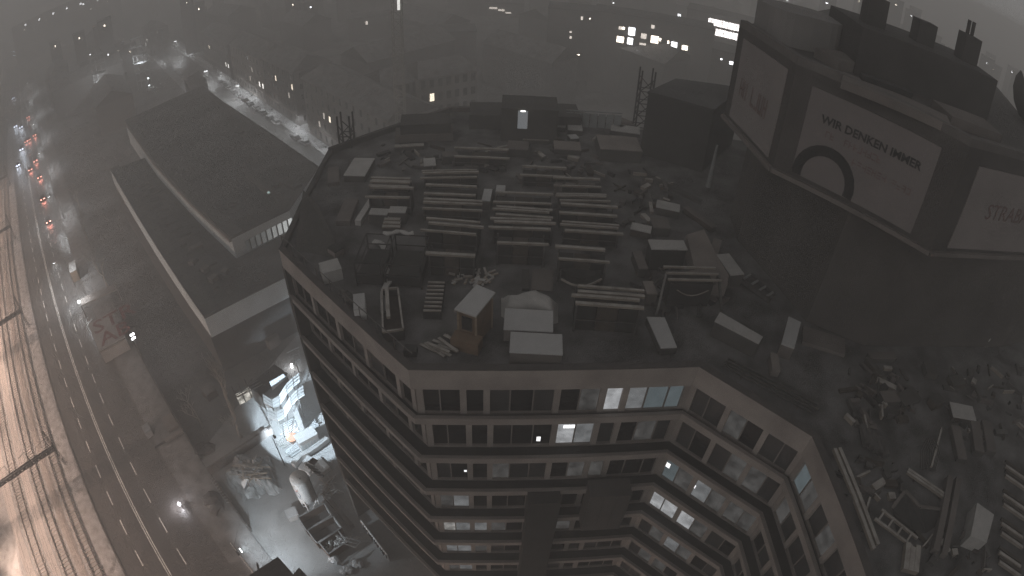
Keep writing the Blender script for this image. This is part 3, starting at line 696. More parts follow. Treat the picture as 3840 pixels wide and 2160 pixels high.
for k, ss_ in enumerate((18, 21.5, 25, 28, 31, 34, 37.5, 41, 44.5)): put_car('wsd'[k % 3], SS(off - 14.6, s0 + ss_, 0), ca + math.radians(58), ['white car nosed in at an angle beside the hall wall', 'silver car nosed in at an angle beside the hall wall', 'dark car nosed in at an angle beside the hall wall'][k % 3])['group'] = 'cars parked at an angle beside the hall'
# traffic on the main road
on = make_car('oncoming_car', 'oncoming car with blazing headlights on the wet road', pd, 'car', 'oncoming cars on the main road', HEAD, None, False)
aw = make_car('departing_car', 'car driving away with red tail lights on the wet road', pd, 'car', 'cars driving away on the main road', None, TAIL, False)
fo = fa = True
for u, v, pwr in ((14, 226, 0), (30, 205, 0), (50, 368, 0), (58, 474, 1), (78, 478, 1), (80, 560, 1), (67, 620, 1)):
    p = G(u, v, .7); uu, s_ = us(p); uu = min(max(uu, -17), -12.6)
    c = on if fo else dup(on); fo = False
    c.location = RD(uu, s_ + 2, 0); c.rotation_euler = (0, 0, RANG + math.pi/2)
    if pwr: lamp('headlight_beam', 'SPOT', RD(uu, s_ - .4, .7), 11000, (.8, .88, 1), c, RD(uu, s_ - 14, 0), .15, 45, .6)
for u, v in ((105, 440), (129, 508), (108, 525), (98, 531), (133, 604), (113, 637), (148, 665), (160, 747), (182, 832)):
    p = G(u, v, .7); uu, s_ = us(p); uu = min(max(uu, -11.2), -5.2)
    c = aw if fa else dup(aw); fa = False
    c.location = RD(uu, s_ + 2, 0); c.rotation_euler = (0, 0, RANG - math.pi/2)
    lamp('tail_light_glow', 'SPOT', RD(uu, s_ - .4, .75), 60, (1, .3, .22), c, RD(uu, s_ - 9, 0), .2, 100, .8)
# ------------------------------------------------------------------ bare trees
def tree_mesh(seed, h, spread):
    rn = random.Random(seed); tk, tw = MB(), MB()
    def grow(p, d, L, r, lev, mb_):
        q = p + d*L*.5 + Vector((rn.uniform(-.08, .08), rn.uniform(-.08, .08), 0))*L; e = p + d*L
        mb_.tube([p, q, e], [r, r*.82, r*.62], 6 if lev < 2 else 4, cap=False)
        if lev >= 6: return
        nb = rn.choice((2, 3)) if lev < 5 else 2
        for k in range(nb):
            ax = Vector((rn.uniform(-1, 1), rn.uniform(-1, 1), rn.uniform(-.2, .6))).normalized()
            nd = (d + ax*spread*rn.uniform(.5, 1.1) + Vector((0, 0, .12))).normalized()
            grow(e if k < 2 else q, nd, L*rn.uniform(.62, .84), r*.62, lev + 1, mb_ if lev < 1 else tw)
    grow(Vector((0, 0, 0)), Vector((0, 0, 1)), h*.26, h*.027, 0, tk)
    return tk.mesh('trunk', BARK), tw.mesh('crown', BARK)
TM = [tree_mesh(1, 11, .75), tree_mesh(5, 13, .65), tree_mesh(9, 8, .8)]
def tree(k, p, rz, label, grp=None, sc_=1.0):
    t = thing('bare_tree', label, 'tree', p, rz, grp); t.scale = (sc_,)*3
    for nm, me in zip(('trunk', 'crown'), TM[k]):
        o = bpy.data.objects.new(nm, me); col.objects.link(o); o.parent = t
    return t
GT = 'bare winter trees'
tree(0, G(405, 1075, 0), .3, 'bare tree behind the lit awning by the road', GT)
tree(1, G(880, 1560, 0), 1.3, 'tall bare tree beside the glowing canopy of the construction yard', GT, 1.05)
tree(0, G(905, 1640, 0), 2.4, 'slender bare tree between the hoarding and the yard', GT, .8)
tree(2, G(760, 1600, 0), 2.0, 'small bare tree on the dark verge left of the yard', GT)
tree(2, SS(off - 15.6, s0 + 8, 0), .5, 'small bare street tree beside the pale van', GT, .9)
tree(0, SS(off - 15.6, s0 + 22, 0), 1.0, 'bare street tree among the angle-parked cars', GT, .7)
tree(2, SS(off - 2.6, s0 + 66, 0), 1.8, 'bare tree in front of the lit fence of the side street', GT, .9)
tree(1, G(330, 900, 0), .8, 'bare tree on the dark verge beyond the kiosk', GT, .8)
tree(0, G(300, 780, 0), .2, 'bare tree standing furthest along the road verge', GT, .8)
# ------------------------------------------------------------------ lamps, fences of the side street
COLD = (.93, .97, 1.0)
bulb_c = EM('cold_bulb', (.95, .97, 1), 400)
def street_lamp(name, label, base, h, arm, power, bulb=.22, grp=None, spot=150, c=COLD, head=None):
    t = thing(name, label, 'lamp', base, 0, grp); base = Vector(base); e = base + Vector(arm) + Vector((0, 0, h))
    MB().tube([base, base + Vector((0, 0, h*.97)), e], [.1, .07, .05], 8).build('post', STEEL, t)
    MB().box(e, (.5, .3, .14), 0).build('lamp_head', STEEL, t)
    MB().box(e - Vector((0, 0, .1)), (bulb*2, bulb*1.4, .05)).build('bulb', head or bulb_c, t)
    if power: lamp('street_lamp_light', 'POINT' if spot > 170 else 'SPOT', e - Vector((0, 0, .25)), power, c, t, e - Vector((0, 0, 5)) if spot <= 170 else None, .2, spot, .7)
    return t
GL = 'lamps of the side street'
street_lamp('street_lamp', 'brightest street lamp, beside the dark kiosk block', G(786, 318, 0), 6.2, (-.6, -.4, 0), 12000, .7, GL, 165)
street_lamp('street_lamp', 'street lamp above the lit fence at the terrace house', G(905, 372, 0), 5.5, (-.5, -.4, 0), 8000, .5, GL, 165)
street_lamp('street_lamp', 'double street lamp at the corner of the dark kiosk block', G(735, 375, 0), 3.5, (.5, 0, 0), 8000, .45, GL, 165)
street_lamp('street_lamp', 'low lamp by the hall edge of the side street', G(724, 352, 0), 4.2, (.4, 0, 0), 5000, .35, GL, 165)
street_lamp('street_lamp', 'tall bright lamp at the very end of the side street', G(668, 215, 0), 9, (0, -.4, 0), 14000, .8, GL, 165)
street_lamp('street_lamp', 'weak lamp over the alley beside the corner house', SS(off - .6, s0 + 3.5, 0), 4.5, (-.3, 0, 0), 3500, .15, GL, 165)
added_span_bulb = EM('added_span_glow', (.95, .97, 1), 4)  # wire-hung lamps are added to spread light evenly over the street
for k, ss_ in enumerate((-30, -12, 6, 24, 42, 60)):
    T = thing('added_span_lamp', ['added wire-hung lamp over the street furthest from the alley', 'added wire-hung lamp over the street beside the lone car', 'added wire-hung lamp over the street at the alley', 'added wire-hung lamp over the street at the pale van', 'added wire-hung lamp over the street at the middle of the parked row', 'added wire-hung lamp over the street at the far end of the parked row'][k], 'lamp', SS(off - 8, s0 + ss_, 0), 0, 'added wire-hung lamps of the side street')
    MB().tube([SS(off + .3, s0 + ss_, 9.2), SS(off - 8, s0 + ss_, 8.5), SS(off - 17, s0 + ss_, 9.0)], .025, 4).build('added_span_wire', STEEL_D, T)
    MB().tube([SS(off - 17, s0 + ss_, 0), SS(off - 17, s0 + ss_, 9.2)], [.1, .06], 6).build('post', STEEL, T)
    MB().lathe(tuple(SS(off - 8, s0 + ss_, 8.15)), [(.1, .3), (.32, .05), (.34, 0)], 10).build('added_span_shade', STEEL, T)
    MB().lathe(tuple(SS(off - 8, s0 + ss_, 8.1)), [(.2, 0), (.16, .04)], 8).build('bulb', added_span_bulb, T)
    lamp('added_span_light', 'SPOT', SS(off - 8, s0 + ss_, 8.0), 4200, COLD, T, SS(off - 7.5, s0 + ss_, 0), .2, 150, .5)
for k, (ss0, ss1, z, o) in enumerate(((60, 92, 2.2, -1.2), (100, 140, 2.4, -1.0))):
    f = thing('site_fence', ['pale lit board fence below the street lamp at the terrace', 'pale lit board fence beyond the dark kiosk block'][k], 'fence', SS(off + o, s0 + (ss0 + ss1)/2), 0)
    n = int((ss1 - ss0)/2)
    for j in range(n): MB().box(SS(off + o, s0 + ss0 + 2*j + 1, z/2), (1.94, .08, z), SANG).build('panel', WHITE, f); MB().box(SS(off + o - .1, s0 + ss0 + 2*j, z/2), (.08, .1, z + .2), SANG).build('post', STEEL, f)
kb = thing('kiosk_block', 'flat dark block standing in front of the brightest street lamp', 'building', G(738, 340, 0))
kp = polyG([(690, 300), (745, 268), (775, 300), (785, 345), (725, 352)], 7.0)
MB().prism(kp, 0, 7).build('wall', DK, kb); MB().prism(kp, 7, 7.2).build('roof', BITUM, kb)
# ------------------------------------------------------------------ far town: dark blocks and lit windows in the fog
OFF = EM('office_glow', (1, .93, .9), 5.0, var=.6); HOT = EM('flat_glow', (1, .88, .72), 7.0, var=.35); COOL = EM('flat_glow_cool', (.95, .97, 1), 9, var=.4); DIM = EM('flat_dim', (1, .9, .8), 1.6)
def grid(s): return s
def oblique(name, label, pTL, pTR, dist, zdrop, rows, n, m_, ww=.86, hh=.72, extra=(), depth=14, floors_=2, up=1.2):
    a, b = GD(*pTL, dist), GD(*pTR, dist*1.0)
    b.z = a.z if abs(b.z - a.z) > 3 else b.z; b.z = a.z
    t = b - a; L = t.length; t.normalize(); nn = Vector((-t.y, t.x, 0)); rz = math.atan2(t.y, t.x); c = (a + b)/2 + nn*(depth/2 + .1)
    T = thing(name, label, 'building', (c.x, c.y, 0)); top = a.z + up
    wl0, wr0 = 8, 8
    MB().box((c.x, c.y, top/2), (L + wl0 + wr0, depth, top), rz).build('wall', PLAST2, T); MB().box((c.x, c.y, top + .1), (L + wl0 + wr0 + .5, depth + .5, .4), rz).build('roof', BITUM, T)
    w = MB().box((0, 0, 0), (L/n*ww, .1, zdrop*hh)).mesh('lit_window', m_)
    for r in range(rows):
        for k in range(n):
            p = a + t*(L*(k + .5)/n) - nn*.02; obj('lit_window', w, T, (p.x, p.y, a.z - zdrop*(r + .5)), rz)
    return T, a, t, nn, L, rz
oblique('office_building', 'far office building with two long bands of bright windows', (2658, 62), (2778, 62), 215, 3.5, 2, 11, OFF)
def lone(name, label, wins, dist, m_, grp=None, depth=10, pad=3.0, up=2.5, wall=PLAST2):
    pts = [GD(u, v, dist) for u, v, w_, h_, *_ in wins]
    cx = sum((p for p in pts), Vector())/len(pts); nn = Vector((cx.x, cx.y, 0)).normalized(); t = Vector((nn.y, -nn.x, 0)); rz = math.atan2(t.y, t.x)
    xs = [(p - cx).dot(t) for p in pts]; top = max(p.z for p in pts) + up
    T = thing(name, label, 'building', (cx.x, cx.y, 0), 0, grp); x0, x1 = min(xs) - pad, max(xs) + pad
    d0 = cx.dot(nn); c = t*((x0 + x1)/2 + cx.dot(t)) + nn*(d0 + depth/2 + .06)
    MB().box((c.x, c.y, top/2), (x1 - x0, depth, top), rz).build('wall', wall, T); MB().box((c.x, c.y, top + .1), (x1 - x0 + .4, depth + .4, .35), rz).build('roof', BITUM, T)
    ppm = LF/math.hypot(dist, 45)
    for (u, v, w_, h_, *mm), x in zip(wins, xs):
        p = GD(u, v, dist); q = t*(x + cx.dot(t)) + nn*d0; MB().box((q.x, q.y, p.z), (max(w_/ppm, .3), .08, max(h_/ppm, .3)), rz).build('lit_window', mm[0] if mm else m_, T)
    return T
lone('apartment_block', 'far apartment block with two storeys of large lit windows', [(2326, 105, 12, 12, DIM), (2338, 106, 10, 10), (2369, 118, 24, 32, COOL), (2326, 148, 26, 24), (2363, 154, 20, 26, COOL), (2410, 165, 24, 8, DIM), (2414, 135, 20, 20, DIM), (2448, 100, 12, 14, DIM), (2455, 148, 28, 28), (2476, 148, 6, 12), (2506, 158, 7, 12), (2528, 168, 22, 22, COOL), (2568, 180, 22, 18), (2445, 174, 20, 6)], 190, HOT, None, 12, 9)
lone('stair_tower', 'far tower with a vertical string of lit stair windows', [(2418, 4, 10, 8), (2417, 18, 10, 8), (2416, 32, 10, 8), (2415, 44, 8, 6)], 330, COOL, None, 8, 5)
lone('apartment_block', 'far block with a pair of lit windows under the office building', [(2705, 222, 6, 6), (2742, 236, 14, 12)], 170, COOL)
lone('apartment_block', 'far block with scattered lit windows beside the lattice tower', [(2234, 200, 12, 14), (2168, 208, 10, 10), (2136, 198, 8, 8, DIM), (2140, 120, 8, 6, DIM), (2140, 140, 8, 10, DIM), (2182, 68, 8, 14, DIM), (2212, 70, 5, 5)], 200, HOT, None, 12, 8)
lone('apartment_block', 'far block with a few lit windows above the corner house', [(1674, 145, 8, 12, COOL), (1623, 162, 7, 10, DIM), (1702, 152, 8, 12, DIM), (1650, 168, 6, 8, DIM), (1560, 185, 5, 8, DIM)], 210, HOT, None, 12, 8)
lone('apartment_block', 'far block with three dim lit windows near the tall crane', [(1460, 124, 4, 8, DIM), (1474, 122, 6, 10), (1490, 120, 8, 9, DIM), (1375, 86, 8, 14, DIM)], 260, HOT, None, 12, 8)
lone('apartment_block', 'far block whose roof edge shows a cluster of white lights', [(1678, 4, 6, 8), (1672, 14, 4, 4), (1766, 10, 10, 16, DIM), (1776, 22, 10, 12), (1706, 18, 3, 3), (1726, 14, 4, 4), (1740, 28, 4, 3)], 420, COOL, None, 12, 8)
lone('apartment_block', 'far block with small lights past the stair tower', [(2476, 40, 9, 8), (2472, 61, 10, 6), (2547, 58, 12, 12), (2546, 79, 8, 4), (2520, 30, 5, 5, DIM), (2300, 12, 5, 5), (2314, 10, 7, 7), (2328, 14, 6, 6), (2578, 46, 4, 6, DIM)], 330, COOL, None, 12, 8)
lone('glazed_roof_hall', 'far low hall with dim strips of skylight', [(1850, 30, 30, 8), (1880, 38, 24, 8), (1905, 48, 22, 6)], 300, DIM, None, 16, 8)
lone('glazed_roof_hall', 'second far hall with a single dim skylight strip', [(2060, 84, 36, 8), (2090, 88, 30, 8)], 260, DIM, None, 16, 8)
lone('lamp_carrier_slab', 'far dark slab on the left added to carry a slanting row of far lamps', [(95, 93, 8, 7), (147, 72, 8, 7), (200, 50, 8, 6), (250, 31, 8, 6), (302, 14, 9, 7), (312, 15, 7, 7), (366, 1, 6, 4), (92, 112, 6, 5, DIM), (342, 32, 4, 3, DIM), (404, 5, 3, 3, DIM)], 520, COOL, None, 14, 12)  # slab is made up to hold far street lamps, drawn as windows
DOT = [(392, 96, 6, 6), (374, 115, 7, 9), (297, 143, 6, 7), (207, 173, 5, 5), (339, 205, 6, 4), (332, 260, 7, 6), (236, 276, 4, 4), (235, 306, 5, 5), (444, 190, 2, 2), (488, 194, 4, 2), (406, 205, 5, 5), (700, 10, 3, 3), (745, 34, 5, 7), (755, 55, 6, 5), (820, 18, 5, 3), (1098, 18, 4, 6), (1165, 27, 6, 6)]
GF = 'far houses lost in the fog'
for k, (u, v, w_, h_) in enumerate(DOT):
    d = sight(u, v); dd = min(300 + 25*(k % 5), 58/max(-d.z/math.hypot(d.x, d.y), .02))
    lone('far_house', 'dark house in the fog with one small lit window', [(u, v, w_, h_)], dd*.93, [HOT, COOL, HOT][k % 3], GF, 9, 3.5, 2.5)
DOT2 = [(2906, 6, 8, 6), (3100, 12, 10, 5), (3112, 6, 8, 5), (3225, 4, 8, 8), (3250, 12, 12, 5), (3248, 31, 6, 5), (3158, 57, 8, 5), (3150, 88, 6, 12), (3154, 110, 6, 14), (3316, 77, 6, 6), (3314, 103, 7, 5), (3418, 60, 4, 4), (3432, 47, 10, 3), (3387, 113, 5, 6), (3408, 122, 4, 6), (3512, 178, 14, 7), (3504, 150, 4, 5), (3573, 205, 4, 10), (3590, 225, 4, 12), (3714, 218, 4, 4), (3701, 236, 3, 3), (3722, 260, 5, 5), (3733, 262, 4, 5), (3795, 270, 5, 5), (3822, 282, 6, 6), (3818, 300, 6, 6), (3824, 325, 4, 4), (3715, 348, 6, 6), (3739, 366, 7, 10), (2952, 2, 6, 4), (3360, 18, 4, 4), (3640, 240, 4, 8)]
for k, (u, v, w_, h_) in enumerate(DOT2):
    d = sight(u, v); dd = min(330 + 30*(k % 5), 58/max(-d.z/math.hypot(d.x, d.y), .02))
    lone('far_house', 'dark house in the fog with one small lit window', [(u, v, w_, h_)], dd*.93, [HOT, COOL, COOL][k % 3], GF, 9, 4, 2.5)
# lift towers with lamps left of the hall
for k, (u, v, dots) in enumerate(((400, 400, ((408, 368), (412, 396))), (545, 330, ((556, 293), (560, 320), (565, 347))))):
    T = thing('scaffold_stair', ['lit scaffold stair tower at the far end of the hall', 'second lit scaffold stair tower nearer the side street'][k], 'scaffold', G(u, v, 0))
    b = G(u, v, 0)
    for dx in (-3, 3):
        for dy in (-1.5, 1.5): MB().bar(b + Vector((dx, dy, 0)), b + Vector((dx, dy, 24)), .22).build('standard', GALV, T)
    for z in range(4, 25, 4): MB().box(b + Vector((0, 0, z)), (6.4, 3.2, .3)).build('landing', GALV, T)
    for (du, dv) in dots:
        p = GD(du, dv, math.hypot(b.x, b.y) - 2.5); MB().box(p, (.5, .5, .5)).build('lamp', EM('stair_lamp', (.9, 1, 1), 60), T)
    lamp('stair_light', 'POINT', b + Vector((0, 0, 14)), 4000, COLD, T, None, .3)
# background terraces filling the quarter behind
rr = random.Random(21)
GB = 'dark town blocks in the fog'
spots = []
for row in range(5):
    for k in range(9):
        x = -190 + 48*k + rr.uniform(-8, 8) + row*6; y = 190 + 58*row + rr.uniform(-8, 8)
        if (x*SN.x + y*SN.y) < off + 20 and x < -40: continue
        spots.append((x, y))
for row in range(4):
    for k in range(4): spots.append((-150 - 42*k + rr.uniform(-6, 6), 120 + 52*row + 26*k + rr.uniform(-6, 6)))
for x, y in spots:
    if x < -60:
        uu, s_ = us(Vector((x, y, 0)));
        if uu < 12: continue
        q = x*SN.x + y*SN.y
        if off - 40 < q < off + 25: continue
    w_, d_, h_ = rr.uniform(22, 38), rr.uniform(12, 18), rr.uniform(11, 17); rz = rr.choice((SANG, RANG, SANG + math.pi/2)) + rr.uniform(-.1, .1)
    T = thing('town_block', 'dark gabled town block swallowed by fog behind the lit streets', 'building', (x, y, 0), rz, GB)
    MB().box((x, y, h_/2), (w_, d_, h_), rz).build('wall', PLAST2, T)
    c_, s_ = math.cos(rz), math.sin(rz); P_ = lambda a, b, z: Vector((x + a*c_ - b*s_, y + a*s_ + b*c_, z))
    r = MB(); A = [P_(-w_/2 - .4, -d_/2 - .5, h_), P_(w_/2 + .4, -d_/2 - .5, h_), P_(w_/2 + .4, d_/2 + .5, h_), P_(-w_/2 - .4, d_/2 + .5, h_)]; e, f = P_(-w_/2, 0, h_ + 4), P_(w_/2, 0, h_ + 4)
    r.quad(A[0], A[1], f, e); r.quad(A[2], A[3], e, f); r.quad(A[1], A[2], f); r.quad(A[3], A[0], e); r.quad(*A[::-1]); r.build('roof', TILE, T)
# ------------------------------------------------------------------ lattice crane masts
def crane_mast(name, label, base, h, w_, m_, lean=None):
    T = thing(name, label, 'crane', base); base = Vector(base)
    for dx in (-w_/2, w_/2):
        for dy in (-w_/2, w_/2): MB().bar(base + Vector((dx, dy, 0)), base + Vector((dx, dy, h)), .16).build('chord', m_, T)
    br = MB(); z = 0
    while z < h - w_:
        for a, b in (((-1, -1), (1, -1)), ((1, -1), (1, 1)), ((1, 1), (-1, 1)), ((-1, 1), (-1, -1))):
            br.bar(base + Vector((a[0]*w_/2, a[1]*w_/2, z)), base + Vector((b[0]*w_/2, b[1]*w_/2, z + w_)), .09); br.bar(base + Vector((a[0]*w_/2, a[1]*w_/2, z)), base + Vector((b[0]*w_/2, b[1]*w_/2, z)), .09)
        z += w_
    br.build('lattice_bracing', m_, T)
    return T
CRM = M('crane_paint', (.34, .33, .30), var=.2)
T = crane_mast('tower_crane_mast', 'tall pale tower crane mast rising from behind the corner house', G(1502, 425, 19)*1.0 + Vector((0, 0, -19)), 60, 1.9, CRM)
p = GD(1495, 16, math.hypot(T.location.x, T.location.y) - 1.2); MB().box(p, (.5, .4, 2.4)).build('mast_lamp', EM('mast_lamp_glow', (1, 1, .95), 1.2), T)
crane_mast('hoist_mast', 'dark lattice hoist mast at the far right edge of the store roof', G(2402, 470, ZR - .35), 7, 1.5, STEEL_D)
crane_mast('hoist_mast', 'short lattice hoist frame at the far left edge of the store roof', G(1303, 545, ZR - .35), 3.6, 1.3, STEEL_D)
# ------------------------------------------------------------------ construction yard between road and store
struct('yard', MB().quad(RD(1.7, 22, .03), RD(34, 22, .03), RD(34, 74, .03), RD(1.7, 60, .03)), YARD)
BLUEW = (.80, .92, 1.0)
def at3(u, v, z=0.03): return G(u, v, z)
# silo
sp = at3(1172, 1905, 0)
silo = thing('silo', 'white round mortar silo on braced legs with blue and red print', 'silo', sp)
B = MB(); B.lathe((sp.x, sp.y, 2.6), [(.25, -1.1), (1.2, .35), (1.2, 4.75), (1.12, 4.9), (.2, 5.05)], 28); bod = B.build('body', WHITE, silo, False)
for p in bod.data.polygons: p.use_smooth = len(p.vertices) == 4
fd = Vector((-.62, -.78, 0)).normalized()
for k in range(4):
    a = RANG + math.pi/4 + k*math.pi/2; b = a + math.pi/2; r = 1.25
    A0, B0 = sp + Vector((r*math.cos(a), r*math.sin(a), 0)), sp + Vector((r*math.cos(b), r*math.sin(b), 0))
    MB().bar(A0, A0 + Vector((0, 0, 3.6)), .13).build('leg', WHITE, silo)
    MB().bar(A0 + Vector((0, 0, .2)), B0 + Vector((0, 0, 2.7)), .09).build('brace', WHITE, silo); MB().bar(A0 + Vector((0, 0, 2.7)), B0 + Vector((0, 0, 2.7)), .1).build('ring_beam', WHITE, silo)
MB().bar(sp + Vector((1.2, .35, 2.4)), sp + Vector((1.2, .35, 7.6)), .09).build('fill_pipe', GALV, silo)
MB().rock(sp + Vector((.3, -.3, 7.68)), .12).build('lid_knob', STEEL, silo)
def wrap(ang, z, r=1.215): return (sp.x + r*math.cos(ang), sp.y + r*math.sin(ang), z)
fa_ = math.atan2(fd.y, fd.x)
def ring(name, m_, ca_, cz, ra, rz_, a0, a1, th=.13):
    q = MB(); n = 18
    for k in range(n):
        t0, t1 = a0 + (a1 - a0)*k/n, a0 + (a1 - a0)*(k + 1)/n
        f = lambda t, s: wrap(ca_ + ra*s*math.cos(t), cz + rz_*s*math.sin(t))
        q.quad(f(t0, 1 - th), f(t1, 1 - th), f(t1, 1 + th), f(t0, 1 + th))
    q.build(name, m_, bod)
ring('printed_ring', BLUE, fa_ + .32, 5.1, .28, .55, 0, 2*math.pi); ring('printed_arc', M('orange_print', (.5, .12, .06), rough=.6, var=.1, bump=0), fa_ + .15, 6.3, .33, .5, math.pi, 2*math.pi)
ring('printed_band', BLUE, fa_ - .35, 5.9, .5, .25, math.pi*1.05, 2*math.pi*.97, .09)
q = MB(); q.quad(wrap(fa_ - .35, 5.0), wrap(fa_ - .12, 5.0), wrap(fa_ - .12, 5.15), wrap(fa_ - .35, 5.15)); q.quad(wrap(fa_ - .2, 5.15), wrap(fa_ - .12, 5.15), wrap(fa_ - .12, 5.4), wrap(fa_ - .2, 5.4)); q.quad(wrap(fa_ - .35, 5.15), wrap(fa_ - .29, 5.15), wrap(fa_ - .29, 5.28), wrap(fa_ - .35, 5.28)); q.build('printed_mark', M('navy_print', (.03, .05, .09), var=.1, bump=0), bod)
for k in range(5): 
    q = MB(); a = fa_ + .1 + .1*k; q.quad(wrap(a, 4.15), wrap(a + .06, 4.15), wrap(a + .06, 4.4), wrap(a, 4.4)); q.build('printed_letter', M('grey_print', (.3, .36, .42), var=.1, bump=0), bod)
# skips
def skip(label, A, Bp, d, fill=None):
    a, b = G(*A, 1.7), G(*Bp, 1.7); t = (b - a); L = t.length; t.normalize(); n = Vector((-t.y, t.x, 0)); c = (a + b)/2 + n*d/2; rz = math.atan2(t.y, t.x)
    T = thing('skip', label, 'skip', (c.x, c.y, .03), 0, 'open steel skips in the yard')
    def side(name, p, q, m_):
        MB().bar(p + Vector((0, 0, -.8)), q + Vector((0, 0, -.8)), .07, 1.6).build(name, m_, T)
    p0, p1, p2, p3 = a, b, b + n*d, a + n*d
    side('long_wall', p0, p1, RUST); side('long_wall', p2, p3, RUST); side('end_wall', p1 + t*0, p2, M('skip_lit_wall', (.42, .43, .43), var=.3, scale=1)); side('end_wall', p3, p0, RUST)  # light on one end wall is put into its paler colour
    MB().box((c.x, c.y, .12), (L, d, .12), rz).build('floor', M('skip_floor', (.10, .09, .085), var=.4), T)
    for p, q in ((p0, p1), (p1, p2), (p2, p3), (p3, p0)): MB().bar(p + Vector((0, 0, .03)), q + Vector((0, 0, .03)), .14, .1).build('rim', GALV, T)
    if fill:
        rn = random.Random(4); m = MB()
        for k in range(70): m.rock(c + t*rn.uniform(-L*.44, L*.44) + n*rn.uniform(-d*.4, d*.4) + Vector((0, 0, rn.uniform(-.9, -.5))), rn.uniform(.1, .28), k)
        tag(m.build('rubble', M('rubble', (.5, .5, .49), var=.4, scale=2), T), kind='stuff')
    return T
skip('empty rusty steel skip closest to the silo legs', (1149, 1990), (1248, 1936), 2.3)
skip('empty rusty steel skip between the other two skips', (1188, 2037), (1282, 1978), 2.3)
skip('steel skip heaped with pale rubble', (1232, 2078), (1302, 2030), 2.0, True)
def boxthing(name, label, cat, A, Bp, ztop, d, h, m_, top=None, grp=None, z0=None):
    a, b, t, n, L, rz, c = boxFE(*A, *Bp, ztop, d)
    T = thing(name, label, cat, (c.x, c.y, ztop - h), 0, grp)
    MB().box((c.x, c.y, ztop - h/2), (L, d, h), rz).build('body', m_, T)
    if top: MB().box((c.x, c.y, ztop + .06), (L + .1, d + .1, .12), rz).build('top', top, T)
    return T, a, b, t, n, L, rz, c
# snowy pallet cube
T, *_ = boxthing('pallet_load', 'small snow-covered pallet load standing alone on the open yard', 'pallet', (1081, 1945), (1118, 1930), 1.2, 1.3, 1.1, TARP, SNOWM)
# wave-shaped rows of white roof panels
wave1 = [(988, 1510), (1024, 1534), (1050, 1518), (1077, 1475), (1102, 1450), (1126, 1432)]
wave2 = [(1003, 1562), (1040, 1579), (1066, 1566), (1093, 1520), (1118, 1494), (1141, 1480)]
for k, (wv, lab) in enumerate(((wave1, 'upper wavy row of white roof panels over the site canteen'), (wave2, 'lower wavy row of white roof panels facing the yard'))):
    T = thing('wavy_canopy', lab, 'canopy', G(*wv[2], 0), 0, 'wavy canopies of the yard')
    for (u0, v0), (u1, v1) in zip(wv, wv[1:]):
        a, b = G(u0, v0, 4.6), G(u1, v1, 4.6); a2, b2 = G(u0 - 5, v0 - 34, 4.85), G(u1 - 5, v1 - 34, 4.85)
        m = MB(); m.quad(a, b, b2, a2); m.quad(a2 - Vector((0, 0, .12)), b2 - Vector((0, 0, .12)), b - Vector((0, 0, .12)), a - Vector((0, 0, .12))); m.quad(a - Vector((0, 0, .12)), b - Vector((0, 0, .12)), b, a); m.build('roof_panel', M('canopy_sheet', (.72, .74, .75), rough=.5, var=.2, scale=1.5), T)
        for f in (.33, .66): MB().bar(a.lerp(a2, f) + Vector((0, 0, .03)), b.lerp(b2, f) + Vector((0, 0, .03)), .05).build('batten', GALV, T)
        MB().bar(a, a2, .07, .1).build('seam', CONC_D, T); MB().bar(Vector((a.x, a.y, 0)), a, .1).build('post', STEEL, T)
# lit shelter wall and dark lobby above it
T = thing('site_office', 'dark site office with a slanted bright wall panel above the wavy canopies', 'container', at3(1030, 1450))
a, b = G(1010, 1432, 5.4), G(1062, 1402, 5.4)
MB().quad(a, G(1022, 1464, 3.4), G(1074, 1418, 4.0), b).build('bright_panel', M('bright_sheet', (.6, .63, .65), rough=.5, var=.15), T)
c = at3(1025, 1480); MB().box((c.x, c.y, 1.6), (5.5, 3.0, 3.2), RANG + math.pi/2 + .2).build('body', CONC_D, T); MB().box((c.x, c.y, 3.3), (5.7, 3.2, .2), RANG + math.pi/2 + .2).build('roof', DARKSHEET, T)
# glowing canopy behind the scaffold
T = thing('glazed_passage', 'glowing glazed passage behind scaffold poles beside the tall bare tree', 'canopy', at3(930, 1495))
pp = [(898, 1518), (922, 1508), (945, 1492), (968, 1470)]
for (u0, v0), (u1, v1) in zip(pp, pp[1:]):
    a, b = G(u0, v0, .6), G(u1, v1, .6); m = MB(); m.quad(a, b, b + Vector((0, 0, 2.4)), a + Vector((0, 0, 2.4))); m.build('glowing_pane', EM('passage_glow', (1, .96, .86), .55, var=.7), T)
    MB().bar(a, a + Vector((0, 0, 4.2)), .12).build('pole', STEEL_D, T); MB().bar(a + Vector((0, 0, 1.9)), b + Vector((0, 0, 1.9)), .14).build('rail', WOOD, T); MB().bar(a + Vector((0, 0, 3.0)), b + Vector((0, 0, 3.0)), .12).build('rail', STEEL, T)
for k in range(3):
    a, b = G(890 - 8*k, 1490 - 6*k, 4), G(985 - 8*k, 1440 - 8*k, 4); MB().bar(a, b, .1).build('scaffold_tube', STEEL, T)
